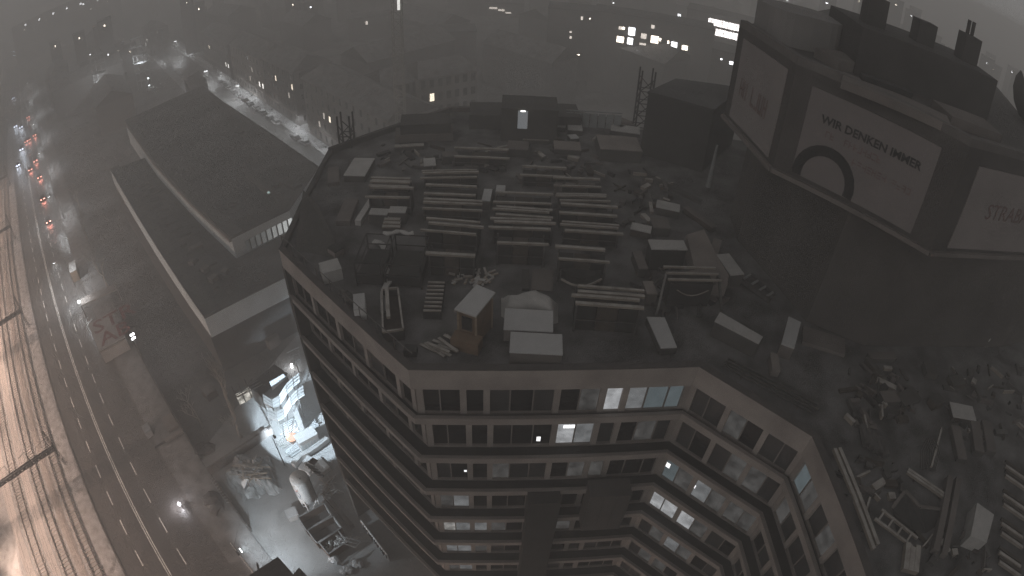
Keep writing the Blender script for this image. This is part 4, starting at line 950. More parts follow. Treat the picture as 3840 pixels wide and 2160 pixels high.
# crowded bright storage area: orange tub, white containers, pipe stacks
tp = at3(1100, 1655)
T = thing('orange_tub', 'round orange plastic tub glowing in the floodlight', 'tub', tp)
MB().lathe((tp.x, tp.y, .03), [(.55, 0), (.78, .95), (.82, 1.0), (.72, 1.0), (.5, .12)], 22).build('shell', ORANGE, T, True); MB().lathe((tp.x, tp.y, .75), [(.62, 0), (.6, .05)], 18).build('contents', M('tub_contents', (.6, .32, .2), var=.4, scale=3), T)
T, a, b, t, n, L, rz, c = boxthing('site_container', 'long white site container with a ribbed lid beside the orange tub', 'container', (1122, 1665), (1190, 1628), 2.3, 1.7, 2.3, WHITE, WHITE)
for k in range(6): p = a + t*(L*(k + .5)/6) - n*.04; MB().box((p.x, p.y, 1.0), (.3, .06, 1.2), rz).build('shutter', GREYBLUE, T)
T, a, b, t, n, L, rz, c = boxthing('white_locker', 'slim white upright container standing above the storage area', 'container', (1115, 1588), (1132, 1582), 3.0, 3.2, 3.0, WHITE, WHITE)
T = thing('guard_railing', 'white steel guard railing in front of the long site container', 'railing', at3(1165, 1690))
p0, p1 = G(1140, 1695, 1.0), G(1212, 1650, 1.0)
for z in (0, -.35, -.7): MB().bar(p0 + Vector((0, 0, z)), p1 + Vector((0, 0, z)), .05).build('rail', WHITE, T)
for k in range(9): p = p0.lerp(p1, k/8); MB().bar(Vector((p.x, p.y, .03)), p, .06).build('post', WHITE, T)
T = thing('retaining_kerb', 'curved white concrete kerb below the railing', 'kerb', at3(1170, 1720))
kk = [(1100, 1745), (1128, 1712), (1160, 1696), (1195, 1672), (1228, 1645)]
for (u0, v0), (u1, v1) in zip(kk, kk[1:]): MB().bar(G(u0, v0, .5), G(u1, v1, .5), .7, .9).build('kerb_stone', WHITE, T)
rn = random.Random(8)
for k, (u, v, lab, m_) in enumerate(((1085, 1600, 'stack of bundled pipes left of the white upright container', GALV), (1090, 1625, 'stack of pale planks just above the orange tub', TARP), (1075, 1660, 'heap of scaffold tubes left of the orange tub', STEEL), (1110, 1690, 'low stack of pale frames below the orange tub', GALV), (1165, 1605, 'stack of steel frames above the long site container', GALV))):
    T = thing('pipe_stack', lab, 'stack', at3(u, v)); c = at3(u, v); an_ = RANG + math.pi/2 + rn.uniform(-.2, .2); d = Vector((math.cos(an_), math.sin(an_), 0)); nn = Vector((-d.y, d.x, 0))
    for j in range(9): 
        o_ = nn*((j % 5)*.32 - .7) + Vector((0, 0, .15 + .28*(j//5))); MB().bar(c - d*rn.uniform(1, 1.5) + o_, c + d*rn.uniform(1, 1.5) + o_, .2).build('length', m_, T)
# white steps / stacked forms in the lower bright corner
T = thing('concrete_ramp', 'bright L-shaped concrete ramp beside the silo', 'ramp', at3(1200, 1770))
for A, Bp, w_ in (((1140, 1770), (1175, 1722), 1.9), ((1175, 1722), (1222, 1770), 1.7)): MB().bar(G(*A, .4), G(*Bp, .4), w_, .8).build('slab', WHITE, T)
T = thing('form_stack', 'stack of toothed dark and pale forms on the bright ramp', 'stack', at3(1180, 1765))
for k in range(8):
    c = G(1160 + 5*k, 1745 + 5*k, .9); MB().box((c.x, c.y, .95), (1.5, .35, .28), RANG + .5).build('form', CONC_D if k % 2 else TARP, T)
T, *_ = boxthing('cable_duct', 'long grey wall running from the silo along the skips', 'wall', (1205, 1850), (1312, 1975), 1.0, .6, 1.0, CONC)
T = thing('rebar_pile', 'tangled pile of pale steel and boards right of the silo', 'pile', at3(1245, 1835))
for k in range(26):
    c = at3(1235 + rn.uniform(-22, 26), 1825 + rn.uniform(-30, 34), .2 + rn.uniform(0, .5)); an_ = RANG + rn.choice((0, 1.5)) + rn.uniform(-.5, .5); d = Vector((math.cos(an_), math.sin(an_), rn.uniform(-.1, .1)))*rn.uniform(.4, 1.3); MB().bar(c - d, c + d, .12).build('board', [TARP, GALV, WOOD][k % 3], T)
# rubble and timber heap by the hoarding
T = thing('debris_heap', 'snowy heap of earth topped with broken timber and boards', 'heap', at3(960, 1800))
hp = MB(); gx = 26
P0, P1, P2 = at3(860, 1795), at3(1040, 1760), at3(960, 1880)
ex, ey = (P1 - P0), (at3(955, 1905) - at3(900, 1740))
for i in range(gx):
    for j in range(14):
        fx, fy = i/(gx - 1), j/13; p = P0 + ex*(fx - .05) + ey*(fy - .45)
        rr_ = math.hypot((fx - .5)*2, (fy - .5)*2)*(1 + .18*math.sin(5*math.atan2(fy - .5, fx - .5) + 1)); env = max(0, 1 - rr_**2)**.8
        zz = env*(1.1 + .9*math.sin(fx*9 + fy*3)*.3 + rn.uniform(-.18, .25)); hp.v.append((p.x + rn.uniform(-.15, .15), p.y + rn.uniform(-.15, .15), .03 + zz*1.9 if env > 0 else -.05))
for i in range(gx - 1):
    for j in range(13): a_ = i*14 + j; hp.f.append((a_, a_ + 14, a_ + 15, a_ + 1))
hp.build('earth', M('snowy_earth', (.33, .335, .335), var=.5, scale=1.3, bump=.6, fine=5, snow=.5), T)
for k in range(30):
    u, v = 905 + rn.uniform(0, 75), 1735 + rn.uniform(0, 60); c = G(u, v, 2.1 + rn.uniform(0, .5)); an_ = RANG + rn.choice((.9, 2.3, .9)) + rn.uniform(-.25, .25); d = Vector((math.cos(an_), math.sin(an_), rn.uniform(-.12, .12)))*rn.uniform(.7, 1.9)
    MB().bar(c - d, c + d, rn.uniform(.1, .22), .08).build('timber', [WOOD, BEAMM, GALV][k % 3], T)
a, b, c_, d_ = G(905, 1830, 1.8), G(930, 1785, 2.2), G(933, 1792, 1.9), G(912, 1833, 1.5)
MB().quad(G(903, 1812, 1.9), G(917, 1783, 2.2), G(934, 1790, 2.2), G(915, 1834, 1.6)).build('sheet', WHITE, T)
# hoarding wall along the heap, frames and slatted screens
T = thing('yard_wall', 'long low block wall running from the verge into the lit yard', 'wall', at3(920, 1700))
a, b = at3(790, 1780), at3(1012, 1632)
for dn, hh in ((0, 1.6), (.9, 1.2)):
    for k in range(14):
        p, q = a.lerp(b, k/14 + .002), a.lerp(b, (k + 1)/14 - .002); o_ = Vector((.5, .7, 0))*dn; MB().bar(p + o_ + Vector((0, 0, hh/2)), q + o_ + Vector((0, 0, hh/2)), .35, hh).build('block', CONC, T)
T = thing('ladder_grille', 'pale ladder-like steel frame lying along the heap edge', 'frame', at3(830, 1840))
a, b, a2, b2 = G(790, 1800, .5), G(850, 1885, .5), G(802, 1788, .5), G(868, 1880, .5)
MB().bar(a, b, .1).build('side_rail', GALV, T); MB().bar(a2, b2, .1).build('side_rail', GALV, T)
for k in range(10): MB().bar(a.lerp(b, k/9), a2.lerp(b2, k/9), .08).build('rung', GALV, T)
T = thing('planter_mound', 'pale rounded mound between the kerb and the heap', 'mound', at3(800, 1880))
c = at3(798, 1878); m = MB(); m.rock((c.x, c.y, .2), 1.6, 3, .5); m.rock((c.x + .9, c.y - .9, .1), 1.5, 5, .45); m.build('earth', SOIL, T)
T = thing('barrier_bundle', 'bundle of pale barrier rails lying on the yard below the heap', 'barrier', at3(975, 1845))
for k in range(4): MB().bar(G(947 + 5*k, 1862 - 6*k, .3), G(1000 + 5*k, 1828 - 6*k, .3), .08).build('rail', GALV, T)
for k, (u, v) in enumerate(((1395, 2040), (1020, 1790), (1060, 1810))):
    pass
# bright slatted strip, shadows built as dark bars; rubbish below the facade
T = thing('slatted_hoarding', 'pale hoarding with dark bars for slat shadows at the foot of the store', 'hoarding', at3(1395, 2020))
a, b = G(1352, 1950, 2.0), G(1452, 2080, 2.0); MB().bar(a - Vector((0, 0, .95)), b - Vector((0, 0, .95)), .12, 1.9).build('board', WHITE, T)
tt = (b - a).normalized(); nn = Vector((tt.y, -tt.x, 0))
for k in range(14): p = a.lerp(b, (k + .5)/14) + nn*.12 + Vector((0, 0, -.3)); MB().bar(p, p + Vector((0, 0, -.5 - .5*(k % 3))), .12).build('slat_shadow_bar', STEEL_D if k % 2 else CONC_D, T)
for k, (u, v, s_) in enumerate(((1262, 2105, .95), (1345, 2110, .85), (1290, 2140, .6), (1315, 2015, .4), (1310, 2145, .6))):
    c = at3(u, v); T = thing('rubbish_pile', ['large torn white bulk bag by the rubble skip', 'white open bulk bag beside the hoarding', 'scatter of pale rubbish bags below the bulk bags', 'small pale sack on the long grey wall', 'crumpled pale sheet near the rubbish bags'][k], 'bag', c)
    m = MB(); [m.rock((c.x + rn.uniform(-.5, .5)*s_, c.y + rn.uniform(-.5, .5)*s_, .3*s_ + rn.uniform(0, .4)*s_), s_*rn.uniform(.5, .8), k*7 + j) for j in range(4)]; m.build('sack', SNOWM, T)
for k, (A, Bp, lab) in enumerate((((1275, 2010), (1352, 2030), 'galvanised frame leaning across the rubble skip'), ((1300, 2095), (1345, 2065), 'small galvanised frame lying right of the bulk bag'))):
    T = thing('leaning_grille', lab, 'grille', at3(*A)); a, b = G(*A, 1.9 - k), G(*Bp, 1.9 - k); o_ = Vector((-.3, -.55, 0))
    for f in (0, .5, 1): MB().bar(a + o_*f*1.6, b + o_*f*1.6, .07).build('bar', GALV, T)
    for f in (0, .5, 1): MB().bar(a.lerp(b, f), a.lerp(b, f) + o_*1.6, .07).build('bar', GALV, T)
# lamp mast at the yard gate, and the dark roof in front of it
mp = at3(965, 2165, 0)
T = thing('flood_mast', 'thin white flood mast with cables at the yard gate', 'lamp', mp)
MB().tube([mp, mp + Vector((-.1, .1, 9.5))], [.12, .07], 8).build('post', WHITE, T); MB().box(mp + Vector((0, 0, 7.4)), (.9, .3, .3), RANG).build('flood_head', STEEL, T)
lp = mp + Vector((.3, .4, 7.2))
MB().box(lp, (.5, .12, .3), RANG).build('lens', EM('flood_glow', (.9, .97, 1), 20), T)
lamp('flood_light', 'SPOT', lp + Vector((.1, .15, 0)), 7000, BLUEW, T, at3(1110, 1960), .15, 115, .6)
for (u, v) in ((890, 1990), (960, 2080)): MB().tube([mp + Vector((0, 0, 8.5)), G(u, v, 4.5), at3(u + 50, v + 80, .5)], .02, 4).build('cable', STEEL_D, T)
# second flood lamp: on a mast at the left of the storage area
mp = at3(1068, 1745, 0)
T = thing('flood_mast', 'slim flood mast lighting the crowded storage area', 'lamp', mp)
MB().tube([mp, mp + Vector((0, 0, 6.4))], [.1, .06], 8).build('post', STEEL, T); lp = mp + Vector((.15, .3, 6.3)); MB().box(lp, (.5, .3, .3), RANG).build('flood_head', STEEL, T)
lamp('flood_light', 'SPOT', lp + Vector((.3, .4, -.1)), 60000, (.72, .88, 1.0), T, at3(1150, 1590), .15, 105, .5)
# dark flat roof below, by the gate
T = thing('gate_cabin', 'dark flat-roofed cabin roof rising in front of the lit yard', 'cabin', at3(1060, 2200))
zc = 9.0
r1 = [tri(G(u, v, zc)) for u, v in ((930, 2160), (1042, 2087), (1100, 2152), (1122, 2128), (1160, 2168), (1180, 2400), (920, 2400))]
MB().prism(r1, .03, zc - .2).build('wall', DARKSHEET, T); MB().prism(r1, zc - .2, zc).build('roof', M('cabin_roof', (.05, .045, .043), var=.2, scale=.5), T)
c = G(970, 2128, zc); T = thing('wrapped_pole', 'dark bundled cover on thin legs at the corner of the cabin roof', 'cover', G(975, 2150, zc - .2))
b = G(975, 2146, zc); m = MB(); m.tube([b + Vector((0, 0, .3)), b + Vector((-.05, .25, .6)), b + Vector((-.1, .5, 1.0)), b + Vector((-.1, .7, 1.25))], [.06, .14, .13, .03], 8); m.build('cover', DARKSHEET, T)
for dx in (-.12, .12): MB().bar(b + Vector((dx, -.05, 0)), b + Vector((dx*.3, 0, .4)), .03).build('leg', STEEL_D, T)
# ------------------------------------------------------------------ roadside: hoarding, lettered container, kiosk, lamps
T = thing('lettered_roof', 'low flat container roof painted with big red letters beside the road', 'container', G(385, 1260, 0))
zz = 3.2
q = [G(330, 1215, zz), G(372, 1315, zz), G(468, 1262, zz), G(420, 1165, zz)]
MB().prism([tri(p) for p in q], 0, zz).build('body', M('container_grey', (.42, .40, .39), var=.2, scale=.4), T)
ex = (q[3] - q[0]).normalized(); ey = Vector((-ex.y, ex.x, 0)); Lx = (q[3] - q[0]).length; Ly = (q[1] - q[0]).length
RED2 = M('red_roof_paint', (.24, .07, .065), rough=.7, var=.3, scale=1.5, bump=0)
text('lettering', 'STR', Ly*.62, RED2, q[0] + (q[1] - q[0])*.47 + ex*.4, ex, ey, T, .03, .05); text('lettering', 'AB', Ly*.58, RED2, q[0] + (q[1] - q[0])*.93 + ex*(Lx*.14), ex, ey, T, .03, .05)
T, *_ = boxthing('pale_canopy', 'pale flat canopy next to the red lettered roof', 'canopy', (375, 1322), (470, 1272), 3.0, 3.2, .25, CONC_L)
for u, v in ((380, 1318), (466, 1272)): p = G(u, v, 2.7); MB().bar(Vector((p.x, p.y, .1)), p, .1).build('post', STEEL, T)
T, a, b, t, n, L, rz, c = boxthing('bus_awning', 'narrow pale awning lit by a lamp at its road end', 'awning', (304, 1146), (440, 1084), 3.0, 2.6, .2, CONC_L)
for k in range(3): p = a + t*(L*k/2); MB().bar(Vector((p.x, p.y, .1)), p, .1).build('post', STEEL, T)
p = G(296, 1132, 3.1); MB().box(p, (.5, .5, .5)).build('lamp', EM('awning_lamp', (.97, 1, 1), 60), T); lamp('awning_light', 'POINT', p + Vector((.6, .3, .7)), 1500, COLD, T, None, .15)
T, *_ = boxthing('kiosk', 'small kiosk with a pale square roof at the kerb', 'kiosk', (262, 1024), (286, 1012), 2.8, 4.5, 2.7, BROWN, TARP)
street_lamp('road_lamp', 'road lamp on a long arm by the kiosk', G(283, 1075, 0), 8.0, tuple(RN*-2.6), 5000, .25, 'lamps of the main road', 150)
for k, s_ in enumerate((160, 205, 250, 300, 360)):
    street_lamp('road_lamp', 'road lamp leaning over the wet main road beyond the kiosk', RD(-2.6, s_, 0), 8.5, tuple(RN*-2.4), 6000, .3, 'lamps of the main road', 150)
c = G(497, 1262, 0)
lt = thing('light_tower', 'mobile light tower with a cluster of four dazzling bulbs behind the container roof', 'lamp', G(520, 1290, 0))
zt = 6.0; e = G(497, 1262, zt); b = Vector((e.x, e.y, 0)); lt.location = b
MB().tube([b, Vector((e.x, e.y, zt))], .07, 8).build('mast', STEEL, lt)
for k in range(4):
    p = G(*((492, 1257), (500, 1252), (497, 1271), (504, 1266))[k], zt); MB().box(p, (.32, .32, .3)).build('bulb', EM('tower_bulb', (1, 1, 1), 50), lt)
c = G(672, 1890, .8)
T = thing('gate_lamp', 'dazzling low lamp fixed to the hoarding by the kerb', 'lamp', G(680, 1905, 0))
MB().box(c, (.35, .35, .5)).build('bulb', EM('gate_glow', (.98, .96, 1), 30), T); MB().bar(Vector((c.x + .2, c.y, 0)), c + Vector((.2, 0, .4)), .08).build('post', STEEL, T); lamp('gate_light', 'POINT', c + Vector((-.3, -.2, .5)), 350, (.97, .95, 1), T, None, .12)
# hoarding along the kerb with panels
T = thing('site_hoarding', 'dark panel hoarding running along the pavement by the yard', 'hoarding', RD(1.6, 60, .12))
for k in range(24):
    s_ = 44 + 2.5*k
    if 3 < k < 6: continue
    MB().box(RD(1.7, s_ + 1.25, 1.1), (2.42, .07, 2.1), RANG).build('panel', M('hoarding_board', (.10, .095, .092), var=.35, scale=.7), T); MB().box(RD(1.78, s_, 1.15), (.1, .1, 2.3), RANG).build('post', STEEL, T)
rn = random.Random(15)
for k, (u, v, l_, w_, h_, lab) in enumerate(((640, 1590, 3.2, 2.0, .5, 'flat stack of pale slabs on the verge by the hoarding'), (655, 1640, 3.6, .7, .5, 'single long pale slab lying beside the slab stack'), (560, 1625, 2.0, 1.2, 1.2, 'grey switch cabinet standing on the pavement'), (620, 1330 + 330, 4.0, .3, .3, 'dark beam lying across the pavement'), (760, 1690, 2.4, 2.4, .5, 'low snowy mound on the verge by the block wall'), (790, 1480, 2.4, 2.0, 1.4, 'small shed half hidden under the tall bare tree'), (870, 1285, 4.5, 2.2, .6, 'pale tarpaulin on the forecourt below the hall wall'), (1020, 1290, 2.4, 2.2, 2.0, 'grey box beside the end wall of the hall'))):
    p = G(u, v, 0); T = thing(['slab_stack', 'long_slab', 'switch_cabinet', 'lying_beam', 'low_mound', 'small_shed', 'ground_sheet', 'plant_box'][k], lab, ['stack', 'slab', 'cabinet', 'beam', 'mound', 'shed', 'sheet', 'box'][k], p)
    if k == 4: m = MB(); m.rock((p.x, p.y, .1), 1.6, 2, .35); m.rock((p.x + .9, p.y + .5, .1), 1.2, 3, .35); m.build('earth', SOIL, T); continue
    rz = RANG + (math.pi/2 if k in (1, 3) else 0) + (.1 if k > 4 else 0)
    n_ = 4 if k == 0 else 1
    for j in range(n_): MB().box(p + Vector((rn.uniform(-.06, .06), rn.uniform(-.06, .06), h_*(j + .5)/n_ + .02)), (l_, w_, h_/n_ - .02), rz).build('slab' if k < 2 else 'body', [CONC_L, CONC, GALV, STEEL_D, SOIL, WOOD_D, M('grey_sheet', (.2, .2, .2), var=.3), CONC][k], T)
    MB().box(p + Vector((0, 0, h_ + .04)), (l_*.96, w_*.96, .07), rz).build('cover', [CONC_L, CONC_L, GALV, STEEL_D, SOIL, TILE, MATS['grey_sheet'], CONC][k], T)
# white post frame in front of the hall
T = thing('steel_goal_frame', 'pale steel grid frame catching the light beside the store corner', 'frame', at3(1110, 1350))
for f in range(3): MB().bar(G(1075 + 10*f, 1322 + 16*f, 3), G(1122 + 4*f, 1302 + 22*f, 3), .1).build('bar', GALV, T)
for u, v, u2, v2 in ((1098, 1325, 1106, 1366), (1118, 1306, 1128, 1352)): MB().bar(G(u, v, 3), G(u2, v2, 3), .12).build('bar', GALV, T)
p = G(1106, 1345, 3); MB().bar(Vector((p.x, p.y, 0)), p, .15).build('post', WHITE, T)
p = at3(1094, 1372, .6); T = thing('ground_lamp', 'small dazzling lamp on the ground below the steel grid frame', 'lamp', at3(1094, 1372)); MB().box(p, (.3, .55, .5), .3).build('bulb', EM('ground_glow', (1, 1, 1), 14), T); lamp('ground_light', 'POINT', p + Vector((0, -.3, .6)), 160, COLD, T, None, .1)
# ------------------------------------------------------------------ things standing on the store roof
ZF = ZR - .35
GFW = 'formwork stacks on the store roof'
def roof_box(name, label, cat, A, Bp, h, d, m_, top=None, grp=None, over=.0, lift=0.0):
    a, b, t, n, L, rz, c = boxFE(*A, *Bp, ZF + h + lift, d)
    T = thing(name, label, cat, (c.x, c.y, ZF + lift), 0, grp)
    MB().box((c.x, c.y, ZF + lift + h/2), (L, d, h), rz).build('body', m_, T)
    if top: MB().box((c.x, c.y, ZF + lift + h + .04), (L + over, d + over, .1), rz).build('top', top, T)
    return T, a, b, t, n, L, rz, c
rq = random.Random(31)
def formwork(label, A, Bp, h, d, beams=3, panels=3):
    """a rack of formwork: steel posts, dark sheeted infill set back, light beams laid on top"""
    a, b, t, n, L, rz, c = boxFE(*A, *Bp, ZF + h, d)
    T = thing('formwork_rack', label, 'rack', (c.x, c.y, ZF), 0, GFW)
    for f in range(panels):
        p = a + t*(L*(f + .5)/panels) + n*(d/2); MB().box((p.x, p.y, ZF + h*.46), (L/panels - .06, d*.82, h*.84), rz).build('infill_panel', [DARKSHEET, WOOD_D, DARKSHEET][f % 3], T)
    for s_ in (0, 1):
        for e_ in (0, 1):
            p = a + t*(.06 + s_*(L - .12)) + n*(.05 + e_*(d - .1)); MB().bar(Vector((p.x, p.y, ZF)), Vector((p.x, p.y, ZF + h)), .1).build('post', STEEL, T)
    for k in range(beams):
        o_ = n*(d*(k/(max(beams - 1, 1)))*.9 + .05); ex_ = rq.uniform(-.25, .25); zz = Vector((0, 0, .08 + (.14 if k == 1 else 0)))
        MB().bar(a + o_ + zz - t*(.1 - ex_), b + o_ + zz + t*(.1 + ex_), rq.uniform(.16, .3), .16).build('beam', BEAMM, T)
    MB().bar(a - n*.03 + Vector((0, 0, -h*.52)), b - n*.03 + Vector((0, 0, -h*.52)), .06, .07).build('mid_rail', STEEL, T)
    return T
F = [
 ('rack with three beams furthest back in the left column of racks', (1590, 672), (1795, 668), 1.0, 1.5, 3),
 ('rack behind the rack with the long double beam, left column', (1600, 730), (1785, 738), 1.1, 1.4, 2),
 ('rack carrying a long double beam in the left column', (1585, 785), (1800, 795), 1.1, 1.6, 3),
 ('rack with frayed beam ends in the left column', (1592, 868), (1790, 885), 1.8, 1.8, 3),
 ('tall rack with a mid rail closing the left column towards the rubble', (1605, 955), (1780, 965), 1.9, 1.2, 1),
 ('rack furthest back in the middle column of racks', (1860, 762), (2070, 770), 1.0, 1.5, 2),
 ('rack with a pale double beam in the middle column', (1852, 808), (2058, 822), .9, 1.3, 3),
 ('rack between the double-beam racks of the middle column', (1848, 858), (2072, 866), 1.4, 1.4, 3),
 ('tall dark rack closing the middle column towards the shed', (1862, 915), (2045, 922), 1.9, 1.4, 1),
 ('rack furthest back in the right column of racks', (2100, 756), (2282, 760), .8, 1.2, 3),
 ('rack with a broad pale beam in the right column', (2098, 802), (2306, 815), 1.3, 1.3, 2),
 ('rack with a beam pair in the right column', (2110, 868), (2320, 882), 1.2, 1.3, 3),
 ('rack with one long pale beam in front of the sagging sheet', (2094, 975), (2275, 988), 1.9, 1.4, 2),
 ('large open rack with bright top rails beside the white boxes', (2160, 1142), (2405, 1160), 2.3, 1.9, 4),
 ('low rack at the left end of the second row of racks', (1388, 700), (1530, 705), .7, 1.6, 4),
 ('broad dark rack behind the stacked white sheets', (1382, 742), (1540, 746), 1.6, 1.5, 2),
 ('dark rack in the far centre below the plant rooms', (1700, 590), (1900, 598), 1.0, 1.8, 2),
 ('dark rack near the far centre beside the pale sheet', (1960, 660), (2120, 668), 1.1, 1.6, 2),
 ('dark rack next to the row of three panels', (2090, 700), (2260, 706), 1.0, 1.3, 2)]
for lab, A, Bp, h, d, bm in F: formwork(lab, A, Bp, h, d, bm)
# two dark scaffold cages on the left
def cage(label, A, Bp, h, d):
    a, b, t, n, L, rz, c = boxFE(*A, *Bp, ZF + h, d); T = thing('scaffold_cage', label, 'cage', (c.x, c.y, ZF), 0, 'scaffold cages on the store roof')
    cs = [a, b, b + n*d, a + n*d]
    for p in cs: MB().bar(Vector((p.x, p.y, ZF)), p, .09).build('post', STEEL_D, T)
    for z in (0, -h*.45, -h*.9):
        for i in range(4): MB().bar(cs[i] + Vector((0, 0, z)), cs[(i + 1) % 4] + Vector((0, 0, z)), .07).build('rail', STEEL_D, T)
    MB().box((c.x, c.y, ZF + h*.2), (L*.94, d*.9, h*.38), rz).build('stored_sheets', DARKSHEET, T)
cage('narrow scaffold cage with open rails left of the winding hose', (1328, 985), (1425, 990), 2.0, 3.6); cage('wide dark scaffold cage right of the winding hose', (1440, 990), (1575, 998), 2.0, 3.6)
T = thing('rolled_sheet', 'pale crumpled sheet rolled over the back of the wide scaffold cage', 'sheet', G(1500, 880, ZF))
m = MB(); m.tube([G(1438 + 16*k, 872 + 5*math.sin(k*1.3), ZF + 2.15) for k in range(8)], [.12 + .05*(k % 2) for k in range(8)], 6); m.build('roll', TARP, T)
T = thing('winding_hose', 'pale flat hose winding between the scaffold cages down to the trough', 'hose', G(1440, 1000, ZF))
hs = [(1400, 905), (1430, 912), (1441, 935), (1428, 978), (1448, 1010), (1468, 1042), (1448, 1072), (1437, 1100), (1440, 1170)]
pts = [G(u, v, ZF + .35) for u, v in hs]; m = MB()
for p, q in zip(pts, pts[1:]): m.bar(p, q, .42, .14)
m.build('hose', TARP, T)
# long trough
a, b = G(1432, 1085, ZF + .9), G(1436, 1245, ZF + .9); a2, b2 = G(1492, 1080, ZF + .9), G(1512, 1235, ZF + .9)
T = thing('long_trough', 'long open dark trough with pale side rails near the left parapet', 'trough', G(1470, 1170, ZF))
for p, q in ((a, b), (a2, b2), (a, a2), (b, b2)): MB().bar(p, q, .12, .14).build('rim', BEAMM, T); MB().bar(p - Vector((0, 0, .5)), q - Vector((0, 0, .5)), .08, .75).build('side', DARKSHEET, T)
MB().bar(a.lerp(a2, .5) - Vector((0, 0, .7)), b.lerp(b2, .5) - Vector((0, 0, .7)), 1.4, .1).build('bottom', WOOD_D, T); MB().bar(a.lerp(a2, .3), b.lerp(b2, .3) - (b - a)*.3, .25, .2).build('loose_beam', BEAMM, T)
# pallet rack of slats
T = thing('slat_pallet', 'stack of slatted pallets with pale edges left of the shed', 'pallet', G(1622, 1180, ZF))
a, b, t, n, L, rz, c = boxFE(1588, 1188, 1655, 1190, ZF + .2, 3.2); MB().box((c.x, c.y, ZF + .25), (L, 3.2, .5), rz).build('load', DARKSHEET, T)
for k in range(8): p = a + n*(.15 + .42*k) + Vector((0, 0, .42)); MB().bar(p, p + t*L, .13, .1).build('slat', BEAMM, T)
# shed
T = thing('watch_hut', 'small plywood watch hut with a tilted white flat roof', 'hut', G(1775, 1240, ZF))
zr = ZF + 2.7; q = [G(1704, 1158, zr - .1), G(1785, 1186, zr - .1), G(1858, 1096, zr + .15), G(1788, 1066, zr + .15)]
MB().quad(*q).build('roof', SNOWM, T); m = MB(); m.quad(*[p - Vector((0, 0, .12)) for p in q][::-1])
for i in range(4): m.quad(q[i] - Vector((0, 0, .12)), q[(i+1) % 4] - Vector((0, 0, .12)), q[(i+1) % 4], q[i])
m.build('roof_edge', TARP, T)
cc = sum((p for p in q), Vector())/4; w = [cc.lerp(p, .84) for p in q]
MB().prism([tri(p) for p in w], ZF, zr - .25).build('wall', BROWN, T)
for i in range(4): MB().bar(Vector((w[i].x, w[i].y, ZF)), Vector((w[i].x, w[i].y, zr - .22)), .14).build('corner_post', WOOD, T)
dmid = (w[0] + w[1])/2; dd = (w[1] - w[0]); rz = math.atan2(dd.y, dd.x); MB().box((dmid.x, dmid.y - .05, ZF + 1.6), (dd.length*.55, .12, 1.0), rz).build('window_hole', DARKSHEET, T)
MB().bar(w[0] - Vector((0, 0, 2.7)) + Vector((-.3, -.5, .5)), w[1] - Vector((0, 0, 2.7)) + Vector((.3, -.5, .5)), .9, .9).build('step_box', BROWN, T)
# white boxes and tarps
roof_box('white_crate', 'long white-topped crate closest to the front parapet', 'crate', (1912, 1322), (2108, 1332), .95, 1.7, CONC, SNOWM, 'white topped crates', .06)
roof_box('white_crate', 'white-topped crate between the tarped pile and the parapet crate', 'crate', (1890, 1236), (2072, 1246), .95, 1.9, CONC, SNOWM, 'white topped crates', .06)
T = thing('tarped_pile', 'pile covered by a wrinkled pale tarpaulin next to the watch hut', 'tarpaulin', G(1990, 1140, ZF))
m = MB(); nx, ny = 18, 8
for i in range(nx):
    for j in range(ny):
        u = 1880 + 215*i/(nx - 1); v = 1168 - 75*j/(ny - 1) + 12*math.sin(i*.5) + 16*i/(nx-1); e_ = min(i, nx - 1 - i, j*1.5, (ny - 1 - j)*1.5); p = G(u, v, ZF + .5); m.v.append((p.x, p.y, ZF + min(1.0, .05 + e_*.42) + rq.uniform(-.07, .07)))
for i in range(nx - 1):
    for j in range(ny - 1): k = i*ny + j; m.f.append((k, k + ny, k + ny + 1, k + 1))
m.build('tarpaulin', TARP, T, True)
T = thing('rubble_pile', 'scattered pile of pale offcuts behind the watch hut', 'pile', G(1745, 1040, ZF))
for k in range(34): c = G(1690 + rq.uniform(0, 170), 1015 + rq.uniform(0, 50), ZF + .15 + rq.uniform(0, .25)); an_ = rq.uniform(0, 3.1); d = Vector((math.cos(an_), math.sin(an_), rq.uniform(-.2, .2)))*rq.uniform(.12, .5); MB().bar(c - d, c + d, .16, .1).build('offcut', [TARP, BEAMM, WOOD][k % 3], T)
T = thing('plank_pile', 'loose planks scattered in front of the watch hut', 'pile', G(1660, 1310, ZF))
for k in range(9): c = G(1620 + rq.uniform(0, 90), 1290 + rq.uniform(-20, 25), ZF + .1 + .05*k); an_ = rq.uniform(-.9, -.3); d = Vector((math.cos(an_), math.sin(an_), 0))*rq.uniform(.6, 1.2); MB().bar(c - d, c + d, .2, .05).build('plank', BEAMM, T)
roof_box('black_sack', 'dark lumpy sack beside the loose planks at the front parapet', 'sack', (1512, 1315), (1560, 1318), .5, .6, DARKSHEET)
T, a, b, t, n, L, rz, c = roof_box('wall_panel', 'upright narrow grey panel leaning on a rack in front of the tall dark rack', 'panel', (1958, 1085), (1985, 1086), .15, 2.2, DARKSHEET, CONC_D)
roof_box('floor_sheet', 'pale floor sheet right of the leaning panel', 'sheet', (1990, 1085), (2072, 1092), .1, 2.4, CONC)
roof_box('white_board', 'white slanted board lying between the large rack and the trestle', 'board', (2475, 1306), (2540, 1302), .5, .1, CONC)
T = thing('white_slab', 'white slab tilted beside the large open rack', 'slab', G(2480, 1260, ZF)); q = [G(2478, 1306, ZF + .6), G(2538, 1303, ZF + .6), G(2492, 1192, ZF + .6), G(2425, 1190, ZF + .6)]
MB().prism([tri(p) for p in q], ZF, ZF + .55).build('body', CONC_D, T); MB().prism([tri(p) for p in q], ZF + .55, ZF + .65).build('top', SNOWM, T)
